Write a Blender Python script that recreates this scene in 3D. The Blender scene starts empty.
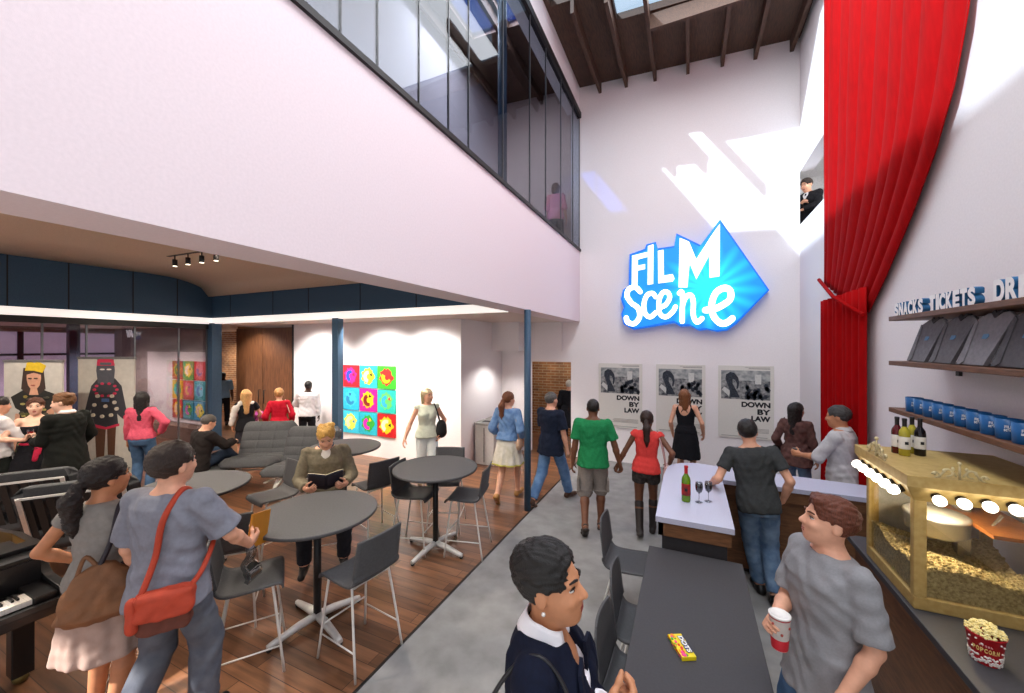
import bpy, math, random
import numpy as np
from mathutils import Matrix, Vector
random.seed(7); np.random.seed(7)
C = bpy.context.scene.collection
PI = math.pi
# ---------------------------------------------------------------- camera geometry
F, CX, CY, EYE = 387.0, 512.0, 346.5, 2.45
YAW = math.atan(177 / 387.0)
CO, SI = math.cos(YAW), math.sin(YAW)
def ray(u, v):
    a = (u - CX) / F; b = (CY - v) / F
    return (a * CO - SI, a * SI + CO, b)
def onz(u, v, z=0.0):
    d = ray(u, v); t = (z - EYE) / d[2]; return (d[0] * t, d[1] * t, z)
def ony(u, v, Y):
    d = ray(u, v); t = Y / d[1]; return (d[0] * t, Y, EYE + d[2] * t)
def onx(u, v, X):
    d = ray(u, v); t = X / d[0]; return (X, d[1] * t, EYE + d[2] * t)
# ---------------------------------------------------------------- materials
def lin(h):
    h = h.lstrip('#'); o = []
    for i in (0, 2, 4):
        c = int(h[i:i + 2], 16) / 255
        o.append(c / 12.92 if c <= .04045 else ((c + .055) / 1.055) ** 2.4)
    return (o[0], o[1], o[2], 1)
MATS = {}
def mat(hexc, rough=.6, metal=0, var=.12, scale=30, bump=0, bscale=80, emit=0, trans=0, alpha=1, coat=0, second=None, stretch=None, name=None, spec=.4):
    key = (hexc, rough, metal, var, scale, bump, bscale, emit, trans, alpha, coat, second, stretch, name)
    if key in MATS: return MATS[key]
    m = bpy.data.materials.new(name or 'surface_' + hexc.strip('#')); m.use_nodes = True
    nt = m.node_tree; n = nt.nodes; b = n['Principled BSDF']
    tc = n.new('ShaderNodeTexCoord'); src = tc.outputs['Object']
    if stretch:
        mp = n.new('ShaderNodeMapping'); mp.inputs['Scale'].default_value = stretch
        nt.links.new(src, mp.inputs['Vector']); src = mp.outputs['Vector']
    tx = n.new('ShaderNodeTexNoise'); tx.inputs['Scale'].default_value = scale; tx.inputs['Detail'].default_value = 5
    nt.links.new(src, tx.inputs['Vector'])
    rp = n.new('ShaderNodeValToRGB'); c1 = lin(hexc)
    c2 = lin(second) if second else tuple(min(1, c * (1 + var)) for c in c1[:3]) + (1,)
    c0 = c1 if second else tuple(c * (1 - var) for c in c1[:3]) + (1,)
    rp.color_ramp.elements[0].position = .3; rp.color_ramp.elements[1].position = .7
    rp.color_ramp.elements[0].color = c0; rp.color_ramp.elements[1].color = c2
    nt.links.new(tx.outputs['Fac'], rp.inputs['Fac']); nt.links.new(rp.outputs['Color'], b.inputs['Base Color'])
    b.inputs['Roughness'].default_value = rough; b.inputs['Metallic'].default_value = metal
    b.inputs['Specular IOR Level'].default_value = spec
    if coat: b.inputs['Coat Weight'].default_value = coat
    if trans: b.inputs['Transmission Weight'].default_value = trans
    if emit:
        nt.links.new(rp.outputs['Color'], b.inputs['Emission Color']); b.inputs['Emission Strength'].default_value = emit
    if bump:
        t2 = n.new('ShaderNodeTexNoise'); t2.inputs['Scale'].default_value = bscale; t2.inputs['Detail'].default_value = 6
        nt.links.new(src, t2.inputs['Vector'])
        bp = n.new('ShaderNodeBump'); bp.inputs['Strength'].default_value = bump; bp.inputs['Distance'].default_value = .02
        nt.links.new(t2.outputs['Fac'], bp.inputs['Height']); nt.links.new(bp.outputs['Normal'], b.inputs['Normal'])
    MATS[key] = m
    return m
def glass(hexc, refl=.08, name='clear_glass'):
    key = (hexc, refl, name)
    if key in MATS: return MATS[key]
    m = bpy.data.materials.new(name); m.use_nodes = True; nt = m.node_tree; n = nt.nodes
    n.remove(n['Principled BSDF']); out = n['Material Output']
    tr = n.new('ShaderNodeBsdfTransparent'); tr.inputs['Color'].default_value = lin(hexc)
    gl = n.new('ShaderNodeBsdfGlossy'); gl.inputs['Roughness'].default_value = .02
    lw = n.new('ShaderNodeLayerWeight'); lw.inputs['Blend'].default_value = .35
    mr = n.new('ShaderNodeMapRange'); mr.inputs['To Min'].default_value = refl * .5; mr.inputs['To Max'].default_value = min(1, refl * 4)
    mx = n.new('ShaderNodeMixShader')
    nt.links.new(lw.outputs['Facing'], mr.inputs['Value']); nt.links.new(mr.outputs['Result'], mx.inputs['Fac'])
    nt.links.new(tr.outputs[0], mx.inputs[1]); nt.links.new(gl.outputs[0], mx.inputs[2]); nt.links.new(mx.outputs[0], out.inputs['Surface'])
    MATS[key] = m; return m
def brickmat(c1, c2, cm, bw, rh, mortar, rough=.6, rot=(0, 0, 0), bump=.3, grain=None, name='bricks', coat=0, offset=.5):
    m = bpy.data.materials.new(name); m.use_nodes = True; nt = m.node_tree; n = nt.nodes; b = n['Principled BSDF']
    tc = n.new('ShaderNodeTexCoord'); mp = n.new('ShaderNodeMapping'); mp.inputs['Rotation'].default_value = rot
    nt.links.new(tc.outputs['Object'], mp.inputs['Vector'])
    br = n.new('ShaderNodeTexBrick'); br.inputs['Scale'].default_value = 1; br.inputs['Brick Width'].default_value = bw
    br.inputs['Row Height'].default_value = rh; br.inputs['Mortar Size'].default_value = mortar; br.offset = offset
    br.inputs['Color1'].default_value = lin(c1); br.inputs['Color2'].default_value = lin(c2); br.inputs['Mortar'].default_value = lin(cm)
    nt.links.new(mp.outputs[0], br.inputs['Vector'])
    col = br.outputs['Color']
    tx = n.new('ShaderNodeTexNoise'); tx.inputs['Scale'].default_value = 3; tx.inputs['Detail'].default_value = 8
    m2 = n.new('ShaderNodeMapping'); m2.inputs['Scale'].default_value = grain or (1, 1, 1)
    nt.links.new(mp.outputs[0], m2.inputs['Vector']); nt.links.new(m2.outputs[0], tx.inputs['Vector'])
    rp = n.new('ShaderNodeValToRGB'); rp.color_ramp.elements[0].position = .25; rp.color_ramp.elements[1].position = .75
    rp.color_ramp.elements[0].color = (.45, .45, .45, 1); rp.color_ramp.elements[1].color = (1.35, 1.3, 1.25, 1)
    nt.links.new(tx.outputs['Fac'], rp.inputs['Fac'])
    mx = n.new('ShaderNodeMixRGB'); mx.blend_type = 'MULTIPLY'; mx.inputs['Fac'].default_value = 1
    nt.links.new(col, mx.inputs['Color1']); nt.links.new(rp.outputs['Color'], mx.inputs['Color2'])
    nt.links.new(mx.outputs['Color'], b.inputs['Base Color']); b.inputs['Roughness'].default_value = rough
    if coat: b.inputs['Coat Weight'].default_value = coat; b.inputs['Coat Roughness'].default_value = .25
    if bump:
        bp = n.new('ShaderNodeBump'); bp.inputs['Strength'].default_value = bump; bp.inputs['Distance'].default_value = .01; bp.invert = True
        nt.links.new(br.outputs['Fac'], bp.inputs['Height']); nt.links.new(bp.outputs['Normal'], b.inputs['Normal'])
    return m
# ---------------------------------------------------------------- mesh helpers
class MB:
    def __init__(s): s.v = []; s.f = []; s.m = []; s.sm = []
    def add(s, vs, fs, mi=0, smooth=False):
        o = len(s.v); s.v += [tuple(map(float, p)) for p in vs]
        for f in fs: s.f.append([i + o for i in f]); s.m.append(mi); s.sm.append(smooth)
        return s
    def box(s, x0, x1, y0, y1, z0, z1, mi=0):
        vs = [(x, y, z) for z in (z0, z1) for y in (y0, y1) for x in (x0, x1)]
        return s.add(vs, [(0, 2, 3, 1), (4, 5, 7, 6), (0, 1, 5, 4), (1, 3, 7, 5), (3, 2, 6, 7), (2, 0, 4, 6)], mi)
    def bbox(s, c, size, rot=None, mi=0):
        R = rot or Matrix.Identity(3); hx, hy, hz = [d / 2 for d in size]
        vs = [Vector(c) + R @ Vector((x, y, z)) for z in (-hz, hz) for y in (-hy, hy) for x in (-hx, hx)]
        return s.add(vs, [(0, 2, 3, 1), (4, 5, 7, 6), (0, 1, 5, 4), (1, 3, 7, 5), (3, 2, 6, 7), (2, 0, 4, 6)], mi)
    def bar(s, a, b, w, h, mi=0, up=(0, 0, 1)):
        a = Vector(a); b = Vector(b); d = (b - a).normalized(); x = d.cross(Vector(up))
        if x.length < 1e-4: x = d.cross(Vector((1, 0, 0)))
        x.normalize(); z = x.cross(d)
        vs = [p + x * (i * w / 2) + z * (j * h / 2) for p in (a, b) for i, j in ((-1, -1), (1, -1), (1, 1), (-1, 1))]
        return s.add(vs, [(0, 1, 2, 3), (7, 6, 5, 4), (0, 4, 5, 1), (1, 5, 6, 2), (2, 6, 7, 3), (3, 7, 4, 0)], mi)
    def tube(s, path, r, n=10, mi=0, closed=False, caps=True):
        P = [Vector(p) for p in path]; N = len(P); rs = r if isinstance(r, (list, tuple)) else [r] * N
        vs = []; prev = None
        for i in range(N):
            if closed: d = P[(i + 1) % N] - P[i - 1]
            else: d = P[min(i + 1, N - 1)] - P[max(i - 1, 0)]
            d.normalize()
            if prev is None:
                x = d.cross(Vector((0, 0, 1)))
                if x.length < .1: x = d.cross(Vector((1, 0, 0)))
            else: x = prev - d * prev.dot(d)
            x.normalize(); prev = x; y = d.cross(x)
            vs += [P[i] + (x * math.cos(2 * PI * k / n) + y * math.sin(2 * PI * k / n)) * rs[i] for k in range(n)]
        fs = []
        for i in range(N if closed else N - 1):
            j = (i + 1) % N
            fs += [(i * n + k, i * n + (k + 1) % n, j * n + (k + 1) % n, j * n + k) for k in range(n)]
        s.add(vs, fs, mi, True)
        if caps and not closed:
            o = len(s.v) - N * n
            s.f.append([o + k for k in range(n)][::-1]); s.m.append(mi); s.sm.append(False)
            s.f.append([o + (N - 1) * n + k for k in range(n)]); s.m.append(mi); s.sm.append(False)
        return s
    def lathe(s, prof, n=32, c=(0, 0, 0), mi=0, smooth=True, closed=True):
        vs = []
        for r, z in prof:
            vs += [(c[0] + max(r, 1e-4) * math.cos(2 * PI * k / n), c[1] + max(r, 1e-4) * math.sin(2 * PI * k / n), c[2] + z) for k in range(n)]
        fs = [(i * n + k, i * n + (k + 1) % n, (i + 1) * n + (k + 1) % n, (i + 1) * n + k) for i in range(len(prof) - 1) for k in range(n)]
        s.add(vs, fs, mi, smooth); o = len(s.v) - len(vs)
        if closed:
            s.f.append([o + k for k in range(n)][::-1]); s.m.append(mi); s.sm.append(False)
            s.f.append([o + (len(prof) - 1) * n + k for k in range(n)]); s.m.append(mi); s.sm.append(False)
        return s
    def prism(s, poly, a, b, fn, mi=0, side=None):
        """poly of 2-D points extruded between depths a and b; fn(x, y, depth) gives the 3-D point"""
        from mathutils.geometry import tessellate_polygon
        n = len(poly); tris = tessellate_polygon([[Vector((p[0], p[1], 0)) for p in poly]])
        vs = [fn(p[0], p[1], a) for p in poly] + [fn(p[0], p[1], b) for p in poly]
        s.add(vs, [tuple(t) for t in tris] + [tuple(i + n for i in t[::-1]) for t in tris], mi)
        o = len(s.v) - 2 * n
        for i in range(n):
            j = (i + 1) % n; s.f.append([o + i, o + j, o + n + j, o + n + i]); s.m.append(mi if side is None else side); s.sm.append(False)
        return s
    def grid(s, fn, nu, nv, mi=0, smooth=True, thick=0):
        """surface fn(u, v); with thick a closed slab with the surface's own normals"""
        P = [[Vector(fn(i / nu, j / nv)) for j in range(nv + 1)] for i in range(nu + 1)]
        idx = lambda i, j: i * (nv + 1) + j
        fs = [(idx(i, j), idx(i + 1, j), idx(i + 1, j + 1), idx(i, j + 1)) for i in range(nu) for j in range(nv)]
        top = [p for r in P for p in r]
        if not thick: return s.add(top, fs, mi, smooth)
        nor = []
        for i in range(nu + 1):
            for j in range(nv + 1):
                du = P[min(i + 1, nu)][j] - P[max(i - 1, 0)][j]; dv = P[i][min(j + 1, nv)] - P[i][max(j - 1, 0)]
                nn = du.cross(dv); nor.append(nn.normalized() if nn.length > 1e-9 else Vector((0, 0, 1)))
        k = len(top); bot = [p - q * thick for p, q in zip(top, nor)]
        s.add(top + bot, fs + [tuple(i + k for i in f[::-1]) for f in fs], mi, smooth)
        o = len(s.v) - 2 * k
        ed = [idx(i, 0) for i in range(nu + 1)] + [idx(nu, j) for j in range(1, nv + 1)] + [idx(i, nv) for i in range(nu - 1, -1, -1)] + [idx(0, j) for j in range(nv - 1, 0, -1)]
        for a, b in zip(ed, ed[1:] + ed[:1]):
            s.f.append([o + b, o + a, o + k + a, o + k + b]); s.m.append(mi); s.sm.append(False)
        return s
    def ball(s, c, r, nu=12, nv=8, mi=0, R=None):
        r = r if isinstance(r, (tuple, list)) else (r, r, r); vs = []; c = Vector(c)
        for j in range(nv + 1):
            t = PI * j / nv
            for i in range(nu):
                p = 2 * PI * i / nu; w = Vector((r[0] * math.sin(t) * math.cos(p), r[1] * math.sin(t) * math.sin(p), r[2] * math.cos(t)))
                vs.append(c + (R @ w if R else w))
        fs = [(j * nu + i, (j + 1) * nu + i, (j + 1) * nu + (i + 1) % nu, j * nu + (i + 1) % nu) for j in range(nv) for i in range(nu)]
        return s.add(vs, fs, mi, True)
    def build(s, name, mats, parent=None, bevel=0, loc=None):
        me = bpy.data.meshes.new(name); me.from_pydata(s.v, [], s.f)
        for m in (mats if isinstance(mats, (list, tuple)) else [mats]): me.materials.append(m)
        me.polygons.foreach_set('material_index', s.m); me.polygons.foreach_set('use_smooth', s.sm); me.update()
        import bmesh as _b
        bm = _b.new(); bm.from_mesh(me); _b.ops.recalc_face_normals(bm, faces=bm.faces[:]); bm.to_mesh(me); bm.free()
        o = bpy.data.objects.new(name, me); C.objects.link(o)
        if parent is not None: o.parent = parent
        if loc: o.location = loc
        if bevel:
            md = o.modifiers.new('bevel', 'BEVEL'); md.width = bevel; md.segments = 2; md.limit_method = 'ANGLE'; md.angle_limit = .9
        return o
def tag(o, label, cat, group=None, kind=None):
    o['label'] = label; o['category'] = cat
    if group: o['group'] = group
    if kind: o['kind'] = kind
    return o
def struct(o, label=None, cat=None):
    o['kind'] = 'structure'
    if label: o['label'] = label
    if cat: o['category'] = cat
    return o
def thing(name, label, cat, loc=(0, 0, 0), rz=0, group=None):
    o = bpy.data.objects.new(name, None); C.objects.link(o); o.empty_display_size = .1
    o.location = loc; o.rotation_euler = (0, 0, rz); tag(o, label, cat, group); return o
def dup(root, loc, rz, label):
    def cp(o, par):
        c = o.copy(); C.objects.link(c)
        if par is not None: c.parent = par
        for ch in list(o.children): cp(ch, c)
        return c
    r = cp(root, None); r.location = loc; r.rotation_euler = (0, 0, rz); r['label'] = label; return r
def text_mesh(s, size, depth, bold=0.0, spacing=1.0, align='LEFT'):
    cu = bpy.data.curves.new('lettering', 'FONT'); cu.body = s; cu.size = size; cu.extrude = depth; cu.offset = bold; cu.space_character = spacing; cu.align_x = align
    ob = bpy.data.objects.new('lettering', cu); C.objects.link(ob)
    dg = bpy.context.evaluated_depsgraph_get(); dg.update(); me = bpy.data.meshes.new_from_object(ob.evaluated_get(dg))
    bpy.data.objects.remove(ob); bpy.data.curves.remove(cu); return me
def text_obj(name, s, size, depth, M, mats, parent=None, bold=0.0, spacing=1.0, align='LEFT', fit=None, sides=None, strike=0):
    """lettering as a mesh; M is a 4x4 placing it (x right, y up, z out of the face); fit=(width, height)"""
    me = text_mesh(s, size, depth, bold, spacing, align)
    if fit:
        co = np.empty(len(me.vertices) * 3); me.vertices.foreach_get('co', co); co = co.reshape(-1, 3)
        lo = co.min(0); hi = co.max(0); sc = [fit[0] / (hi[0] - lo[0]), fit[1] / (hi[1] - lo[1]), 1]
        co = (co - [lo[0], lo[1], 0]) * sc; me.vertices.foreach_set('co', co.ravel())
    if strike:
        vs = [v.co.copy() for v in me.vertices]; fs = [list(p.vertices) for p in me.polygons]; n = len(vs); V = []; Fs = []
        for k, (dx, dy) in enumerate(((0, 0), (strike, 0), (-strike, 0), (0, strike), (0, -strike))):
            V += [v + Vector((dx, dy, k * .00006)) for v in vs]; Fs += [[i + k * n for i in f] for f in fs]
        me = bpy.data.meshes.new('lettering'); me.from_pydata(V, [], Fs)
    me.transform(M); me.materials.clear()
    for m in (mats if isinstance(mats, (list, tuple)) else [mats]): me.materials.append(m)
    if sides is not None:
        ax = (M.to_3x3() @ Vector((0, 0, 1))).normalized()
        for p in me.polygons: p.material_index = 0 if p.normal.dot(ax) > .5 else sides
    else:
        for p in me.polygons: p.material_index = 0
    me.update(); o = bpy.data.objects.new(name, me); C.objects.link(o)
    if parent is not None: o.parent = parent
    return o
def frameM(o, x, y):
    x = Vector(x).normalized(); y = Vector(y).normalized(); z = x.cross(y)
    return Matrix(((x.x, y.x, z.x, o[0]), (x.y, y.y, z.y, o[1]), (x.z, y.z, z.z, o[2]), (0, 0, 0, 1)))
def stroke(pts, w, n=10):
    """outline pieces of a thick round-ended polyline: list of convex polygons"""
    out = []; P = [Vector((p[0], p[1])) for p in pts]
    for a, b in zip(P, P[1:]):
        d = b - a
        if d.length < 1e-6: continue
        d.normalize(); q = Vector((-d.y, d.x)) * w / 2
        t = math.atan2(q.y, q.x); poly = []
        for i in range(n + 1): poly.append(a + Vector((math.cos(t + PI * i / n), math.sin(t + PI * i / n))) * w / 2)
        for i in range(n + 1): poly.append(b + Vector((math.cos(t + PI + PI * i / n), math.sin(t + PI + PI * i / n))) * w / 2)
        out.append([(p.x, p.y) for p in poly])
    return out
def smooth_path(pts, n=6):
    out = []; P = [np.array(p, float) for p in pts]; N = len(P)
    for i in range(N - 1):
        p0 = P[max(i - 1, 0)]; p1 = P[i]; p2 = P[i + 1]; p3 = P[min(i + 2, N - 1)]
        for k in range(n):
            t = k / n; out.append(tuple(.5 * ((2 * p1) + (-p0 + p2) * t + (2 * p0 - 5 * p1 + 4 * p2 - p3) * t * t + (-p0 + 3 * p1 - 3 * p2 + p3) * t ** 3)))
    out.append(tuple(P[-1])); return out
# ================================================================ the setting
XL, XR, YB, XG = -2.2, 1.80, 8.42, -10.3      # gallery fascia, right wall, back wall, glazed wall
WHITE = mat('#ece6e6', .75, 0, .03, 60, bump=.05, bscale=300, name='white_plaster')
FASC = mat('#e8d9dd', .75, 0, .03, 60, bump=.05, bscale=300, name='fascia_plaster')
BLUE = mat('#324c63', .55, 0, .12, 50, bump=.05, bscale=200, name='blue_steel')
DARKM = mat('#1d1a1a', .5, 0, .1, 40, name='dark_metal')
LINE = mat('#141518', .7, 0, .1, 40, name='seam_black')
WOODD = brickmat('#5a3c26', '#4c3220', '#3a2517', 3.0, 1.02, .006, .45, rot=(PI / 2, PI / 2, 0), bump=.1, grain=(.35, 6, 6), name='walnut_veneer')
ROOFW = mat('#3c2a20', .7, 0, .3, 14, second='#5b4030', stretch=(6, .5, 6), name='roof_timber')
COUNTW = mat('#7c5334', .5, 0, .3, 10, second='#5c3d26', stretch=(1, 1, 6), bump=.05, name='counter_walnut')
SHELFW = mat('#744c34', .55, 0, .3, 14, second='#573826', stretch=(8, 1, 8), name='shelf_walnut')
FLOORW = brickmat('#8a5a38', '#5c3820', '#3d2415', 1.5, .13, .003, .33, bump=.12, grain=(.6, 7, 1), name='oak_boards', spec=None) if False else brickmat('#8c6145', '#5f402c', '#3a2418', 1.5, .125, .003, .3, bump=.12, grain=(.6, 7, 1), name='oak_boards', coat=.15)
CONC = mat('#7a7978', .45, 0, .14, 5, second='#929190', bump=.06, bscale=120, name='polished_concrete')
BRICK = brickmat('#8a5a38', '#a87448', '#b9a184', .24, .075, .008, .8, rot=(PI / 2, 0, 0), name='brick_wall')
VAULT = mat('#d3bda8', .85, 0, .2, 90, second='#b8a390', bump=.1, name='acoustic_plaster')

b = MB(); b.box(-18, -2.15, -2.5, 11, -.12, 0); struct(b.build('floor_wood', FLOORW), 'brown oak plank floor under the balcony', 'floor')
b = MB(); b.box(-2.15, XR + 3.2, -2.5, YB + .2, -.12, 0); struct(b.build('floor_concrete', CONC), 'polished grey concrete floor strip beside the bar', 'floor')
b = MB(); b.box(-2.165, -2.14, -2.5, YB, 0, .004); struct(b.build('trim_1', DARKM), 'dark metal strip between planks and concrete', 'trim')
# back wall with doorway
b = MB()
b.box(-4.3, -3.39, YB, YB + .15, 0, 8.6); b.box(-2.4, XR, YB, YB + .15, 0, 8.6); b.box(-3.39, -2.4, YB, YB + .15, 2.1, 8.6)
struct(b.build('wall_back', WHITE), 'tall white back wall behind the blue sign', 'wall')
# right wall with opening where the man in the black suit stands
b = MB(); ya, yb, za, zb = 6.6, 8.42, 4.62, 5.57
b.box(XR, XR + .2, .9, ya, 0, 8.3); b.box(XR, XR + .2, ya, YB, 0, za); b.box(XR, XR + .2, ya, YB, zb, 8.3)
struct(b.build('wall_right', WHITE), 'white wall on the bar side with shelves', 'wall')
b = MB(); b.box(XR + .2, XR + 3.2, 6.0, YB, 4.06, 4.18); b.box(XR + .01, XR + 3.2, YB + .01, 11.5, 4.06, 4.18); b.box(XR + 3.2, XR + 3.3, 6, 11.5, 4.06, 6.6); b.box(XR + .01, XR + 3.2, 11.4, 11.5, 4.06, 6.6); b.box(XR + .2, XR + 3.2, 5.9, 6, 4.06, 6.6); b.box(XR + .2, XR + 3.2, 5.9, YB, 6.5, 6.6); b.box(XR + .01, XR + 3.2, YB + .01, 11.5, 6.5, 6.6); b.box(XR - .1, XR, YB + .16, 11.4, 4.06, 6.6)
struct(b.build('wall_right_alcove', mat('#dcdada', .8, name='alcove_plaster')), 'white alcove behind the upper opening', 'wall')
# balcony: fascia beam, slab, walkway
b = MB(); b.box(XL - .16, XL, -2.5, YB, 3.0, 4.55); b.box(XL - .38, XL - .16, -2.5, YB, 3.0, 3.9)
struct(b.build('wall_balcony_fascia', FASC), 'broad pale balcony front', 'wall')
b = MB(); b.box(-4.2, XL - .16, -2.5, YB, 4.2, 4.4); struct(b.build('floor_balcony', WHITE), 'balcony walkway floor', 'floor')
b = MB(); b.box(-4.35, -4.2, -2.5, YB, 4.2, 8.6); struct(b.build('wall_balcony_rear', mat('#cfc4c8', .8, name='lilac_plaster')), 'pale wall along the balcony walkway', 'wall')
b = MB(); b.box(-4.2, XL - .2, YB - .02, YB, 4.4, 8.4); struct(b.build('wall_balcony_end', mat('#c9b3ab', .8, name='blush_plaster')), 'end wall of the balcony walkway', 'wall')
b = MB(); b.box(XL - .05, XL + .03, -2.5, YB, 4.55, 4.6); struct(b.build('trim_2', DARKM), 'dark metal channel holding the balcony glass', 'trim')
b = MB(); b.box(XL - .28, XL, -2.5, YB, 7.62, 8.45); struct(b.build('wall_header', WHITE), 'white header above the balcony glass', 'wall')
b = MB(); b.box(XL - .06, XL + .035, -2.5, YB, 7.5, 7.62); struct(b.build('trim_3', DARKM), 'dark metal rail above the balcony glass', 'trim')
edges = [-2.5, -1.2, .2, 1.3, 1.95, 2.3, 2.81, 3.28, 3.67, 4.53, 5.47, 6.19, 7.04, 7.87, 8.40]
BG = glass('#cfd3da', .035, 'balcony_glass')
for i, (p, q) in enumerate(zip(edges, edges[1:])):
    b = MB(); b.box(XL - .012, XL, p + .006, q - .006, 4.58, 7.55)
    o = struct(b.build('window_%d' % (i + 1), BG), 'frameless glass panel of the balcony screen', 'window')
    b = MB(); b.box(XL - .016, XL + .004, q - .006, q + .006, 4.58, 7.55); b.build('mullion', mat('#4a4d50', .3, name='glass_joint'), o)
b = MB(); b.lathe([(.07, 4.4), (.07, 8.2)], 16, (-2.62, 5.37, 0)); struct(b.build('column_upper', BLUE), 'blue steel column behind the balcony glass', 'column')
# roof: boards over rafters, with skylight openings
def roofz(x): return 8.06 - .055 * x
def roof_piece(b, x0, x1, y0, y1):
    vs = [(x, y, roofz(x) + dz) for dz in (0, .12) for y in (y0, y1) for x in (x0, x1)]
    b.add(vs, [(0, 2, 3, 1), (4, 5, 7, 6), (0, 1, 5, 4), (1, 3, 7, 5), (3, 2, 6, 7), (2, 0, 4, 6)])
b = MB(); SKX0, SKX1, SKY1 = -1.14, 1.62, 6.88
roof_piece(b, -2.2, -2.12, -2.5, YB + .15); roof_piece(b, -2.12, SKX0, -2.5, 4.6); roof_piece(b, -2.12, SKX0, 6.2, YB + .15); roof_piece(b, SKX1, XR + .2, -2.5, YB + .15); roof_piece(b, SKX0, SKX1, SKY1, YB + .15)
WS = [(-3.72, -3.18), (-2.98, -2.4)]; wy0, wy1 = 5.2, 6.35
roof_piece(b, -4.35, WS[0][0], -2.5, YB + .15); roof_piece(b, WS[0][1], WS[1][0], -2.5, YB + .15); roof_piece(b, WS[1][1], -2.2, -2.5, YB + .15)
roof_piece(b, -2.2, -2.1, -2.5, YB + .15) if False else None
for x0, x1 in WS: roof_piece(b, x0, x1, -2.5, wy0); roof_piece(b, x0, x1, wy1, YB + .15)
struct(b.build('ceiling_roof', ROOFW), 'dark brown timber roof boards', 'ceiling')
b = MB(); b.box(-4.35, XR + 1.2, -2.65, -2.5, 3.5, 8.5); struct(b.build('wall_sun_block', WHITE), 'unseen upper front wall added to block the sun', 'wall')  # added behind the camera to keep low sun off the floor
for x in (-1.75, -1.2, -.63, -.02, .58, 1.12, 1.68):
    b = MB(); z = roofz(x); b.box(x - .03, x + .03, (SKY1 + .06 if -.3 < x < 1.5 else 5.6 if -.9 < x < 0 else 6.2 if -1.9 < x < -1 else -2.5), YB, z - .22, z + .01)
    struct(b.build('rafter', ROOFW), 'exposed dark timber rafter under the roof', 'rafter')['group'] = 'roof rafters'
for x in (-4.05, -3.08, -2.5):
    b = MB(); z = roofz(x); b.box(x - .03, x + .03, -2.5, YB, z - .2, z + .01)
    struct(b.build('rafter', ROOFW), 'dark timber rafter above the balcony walkway', 'rafter')['group'] = 'walkway rafters'
b = MB(); b.box(-.6, 1.65, SKY1 + .02, SKY1 + .08, 7.8, 8.05); struct(b.build('beam_trimmer', ROOFW), 'timber trimmer at the end of the skylight', 'beam')
SKYG = glass('#e6f4ff', .05, 'skylight_glass'); SKYB = glass('#5f95dd', .05, 'blue_skylight_glass')
b = MB(); b.box(-2.14, SKX0 - .01, 4.58, 6.22, 8.26, 8.275); struct(b.build('window_skylight', SKYG), 'unseen skylight added beside the white header to widen the sun patch', 'window')  # invented opening out of view; lets more sun onto the back wall
b = MB(); b.box(SKX0, SKX1, -2.5, SKY1, 8.2, 8.215); struct(b.build('window_skylight', SKYG), 'pale skylight between the roof rafters', 'window')  # right part, out of view, is added to broaden the sun patch
for i, (x0, x1) in enumerate(WS):
    b = MB(); b.box(x0, x1, wy0, wy1, 8.33, 8.345); struct(b.build('window_skylight', SKYB), ['blue skylight over the walkway, further from the header', 'blue skylight over the walkway, beside the white header'][i], 'window')
# under the balcony: ceilings, beams
def vault(u, v):
    y = -2.5 + 7.9 * u; x = XG + (XL - .38 - XG) * v
    z = 4.08 if y < 4.3 else 4.08 - .40 * (1 - math.sqrt(max(0, 1 - ((y - 4.3) / 1.1) ** 2)))
    return (x, y, z)
b = MB(); b.grid(vault, 48, 4, thick=-.1); struct(b.build('ceiling_vault', VAULT), 'brown textured ceiling curving down to the rear beam', 'ceiling')
SOFF = mat('#d9cbc3', .8, 0, .05, 60, name='soffit_plaster')
b = MB(); b.box(-18, XL - .38, 5.45, 11, 3.0, 3.12); struct(b.build('ceiling_rear', SOFF), 'low pale ceiling beyond the rear beam', 'ceiling')
b = MB(); b.box(-18, XG - .1, -2.5, 5.5, 3.0, 3.1); struct(b.build('ceiling_gallery', SOFF), 'pale ceiling of the glazed gallery', 'ceiling')
STRIP = mat('#f2ebe4', .6, 0, .03, emit=.8, name='white_strip')
for i, (r, lab) in enumerate((((XG - .1, XG, -2.5, 5.45, 3.1, 4.08), 'blue panelled beam above the glazed wall'), ((XG, XL - .38, 5.4, 5.5, 3.1, 3.75), 'blue panelled beam across the rear'))):
    b = MB(); b.box(*r); o = struct(b.build('beam_%d' % (i + 1), BLUE), lab, 'beam')
    b = MB()
    if i == 0:
        for y in (-.5, .8, 2.35, 3.05, 3.95, 4.7): b.box(XG - .01, XG + .004, y, y + .018, 3.1, 4.08)
    else:
        for x in (-9.6, -8.1, -7.0, -5.6, -4.3, -3.2): b.box(x, x + .018, 5.396, 5.41, 3.1, 3.75)
    b.build('panel_joint', LINE, o)
b = MB(); b.box(XG - .1, XG + .03, -2.5, 5.43, 2.98, 3.12); struct(b.build('trim_4', STRIP), 'white strip under the blue side beam', 'trim')
b = MB(); b.box(XG, XL - .38, 5.37, 5.5, 2.99, 3.12); struct(b.build('trim_5', STRIP), 'white strip under the blue rear beam', 'trim')
b = MB(); b.box(XG - .08, XG + .01, -2.5, 5.35, 2.86, 2.98); struct(b.build('trim_6', DARKM), 'dark head rail of the glazed wall', 'trim')
for (x, y, lab, r) in ((XL, 5.37, 'slender dark blue column at the balcony edge', .05), (-6.2, 5.42, 'blue column beside the colour panels', .08), (-10.28, 5.42, 'blue column at the corner of the glazed wall', .13)):
    b = MB()
    if r < .06: b.lathe([(r, 0), (r, 3.0)], 20, (x, y, 0))
    else: b.box(x - r, x + r, y - r * .8, y + r * .8, 0, 3.0)
    struct(b.build('column', BLUE, bevel=0), lab, 'column')
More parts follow.
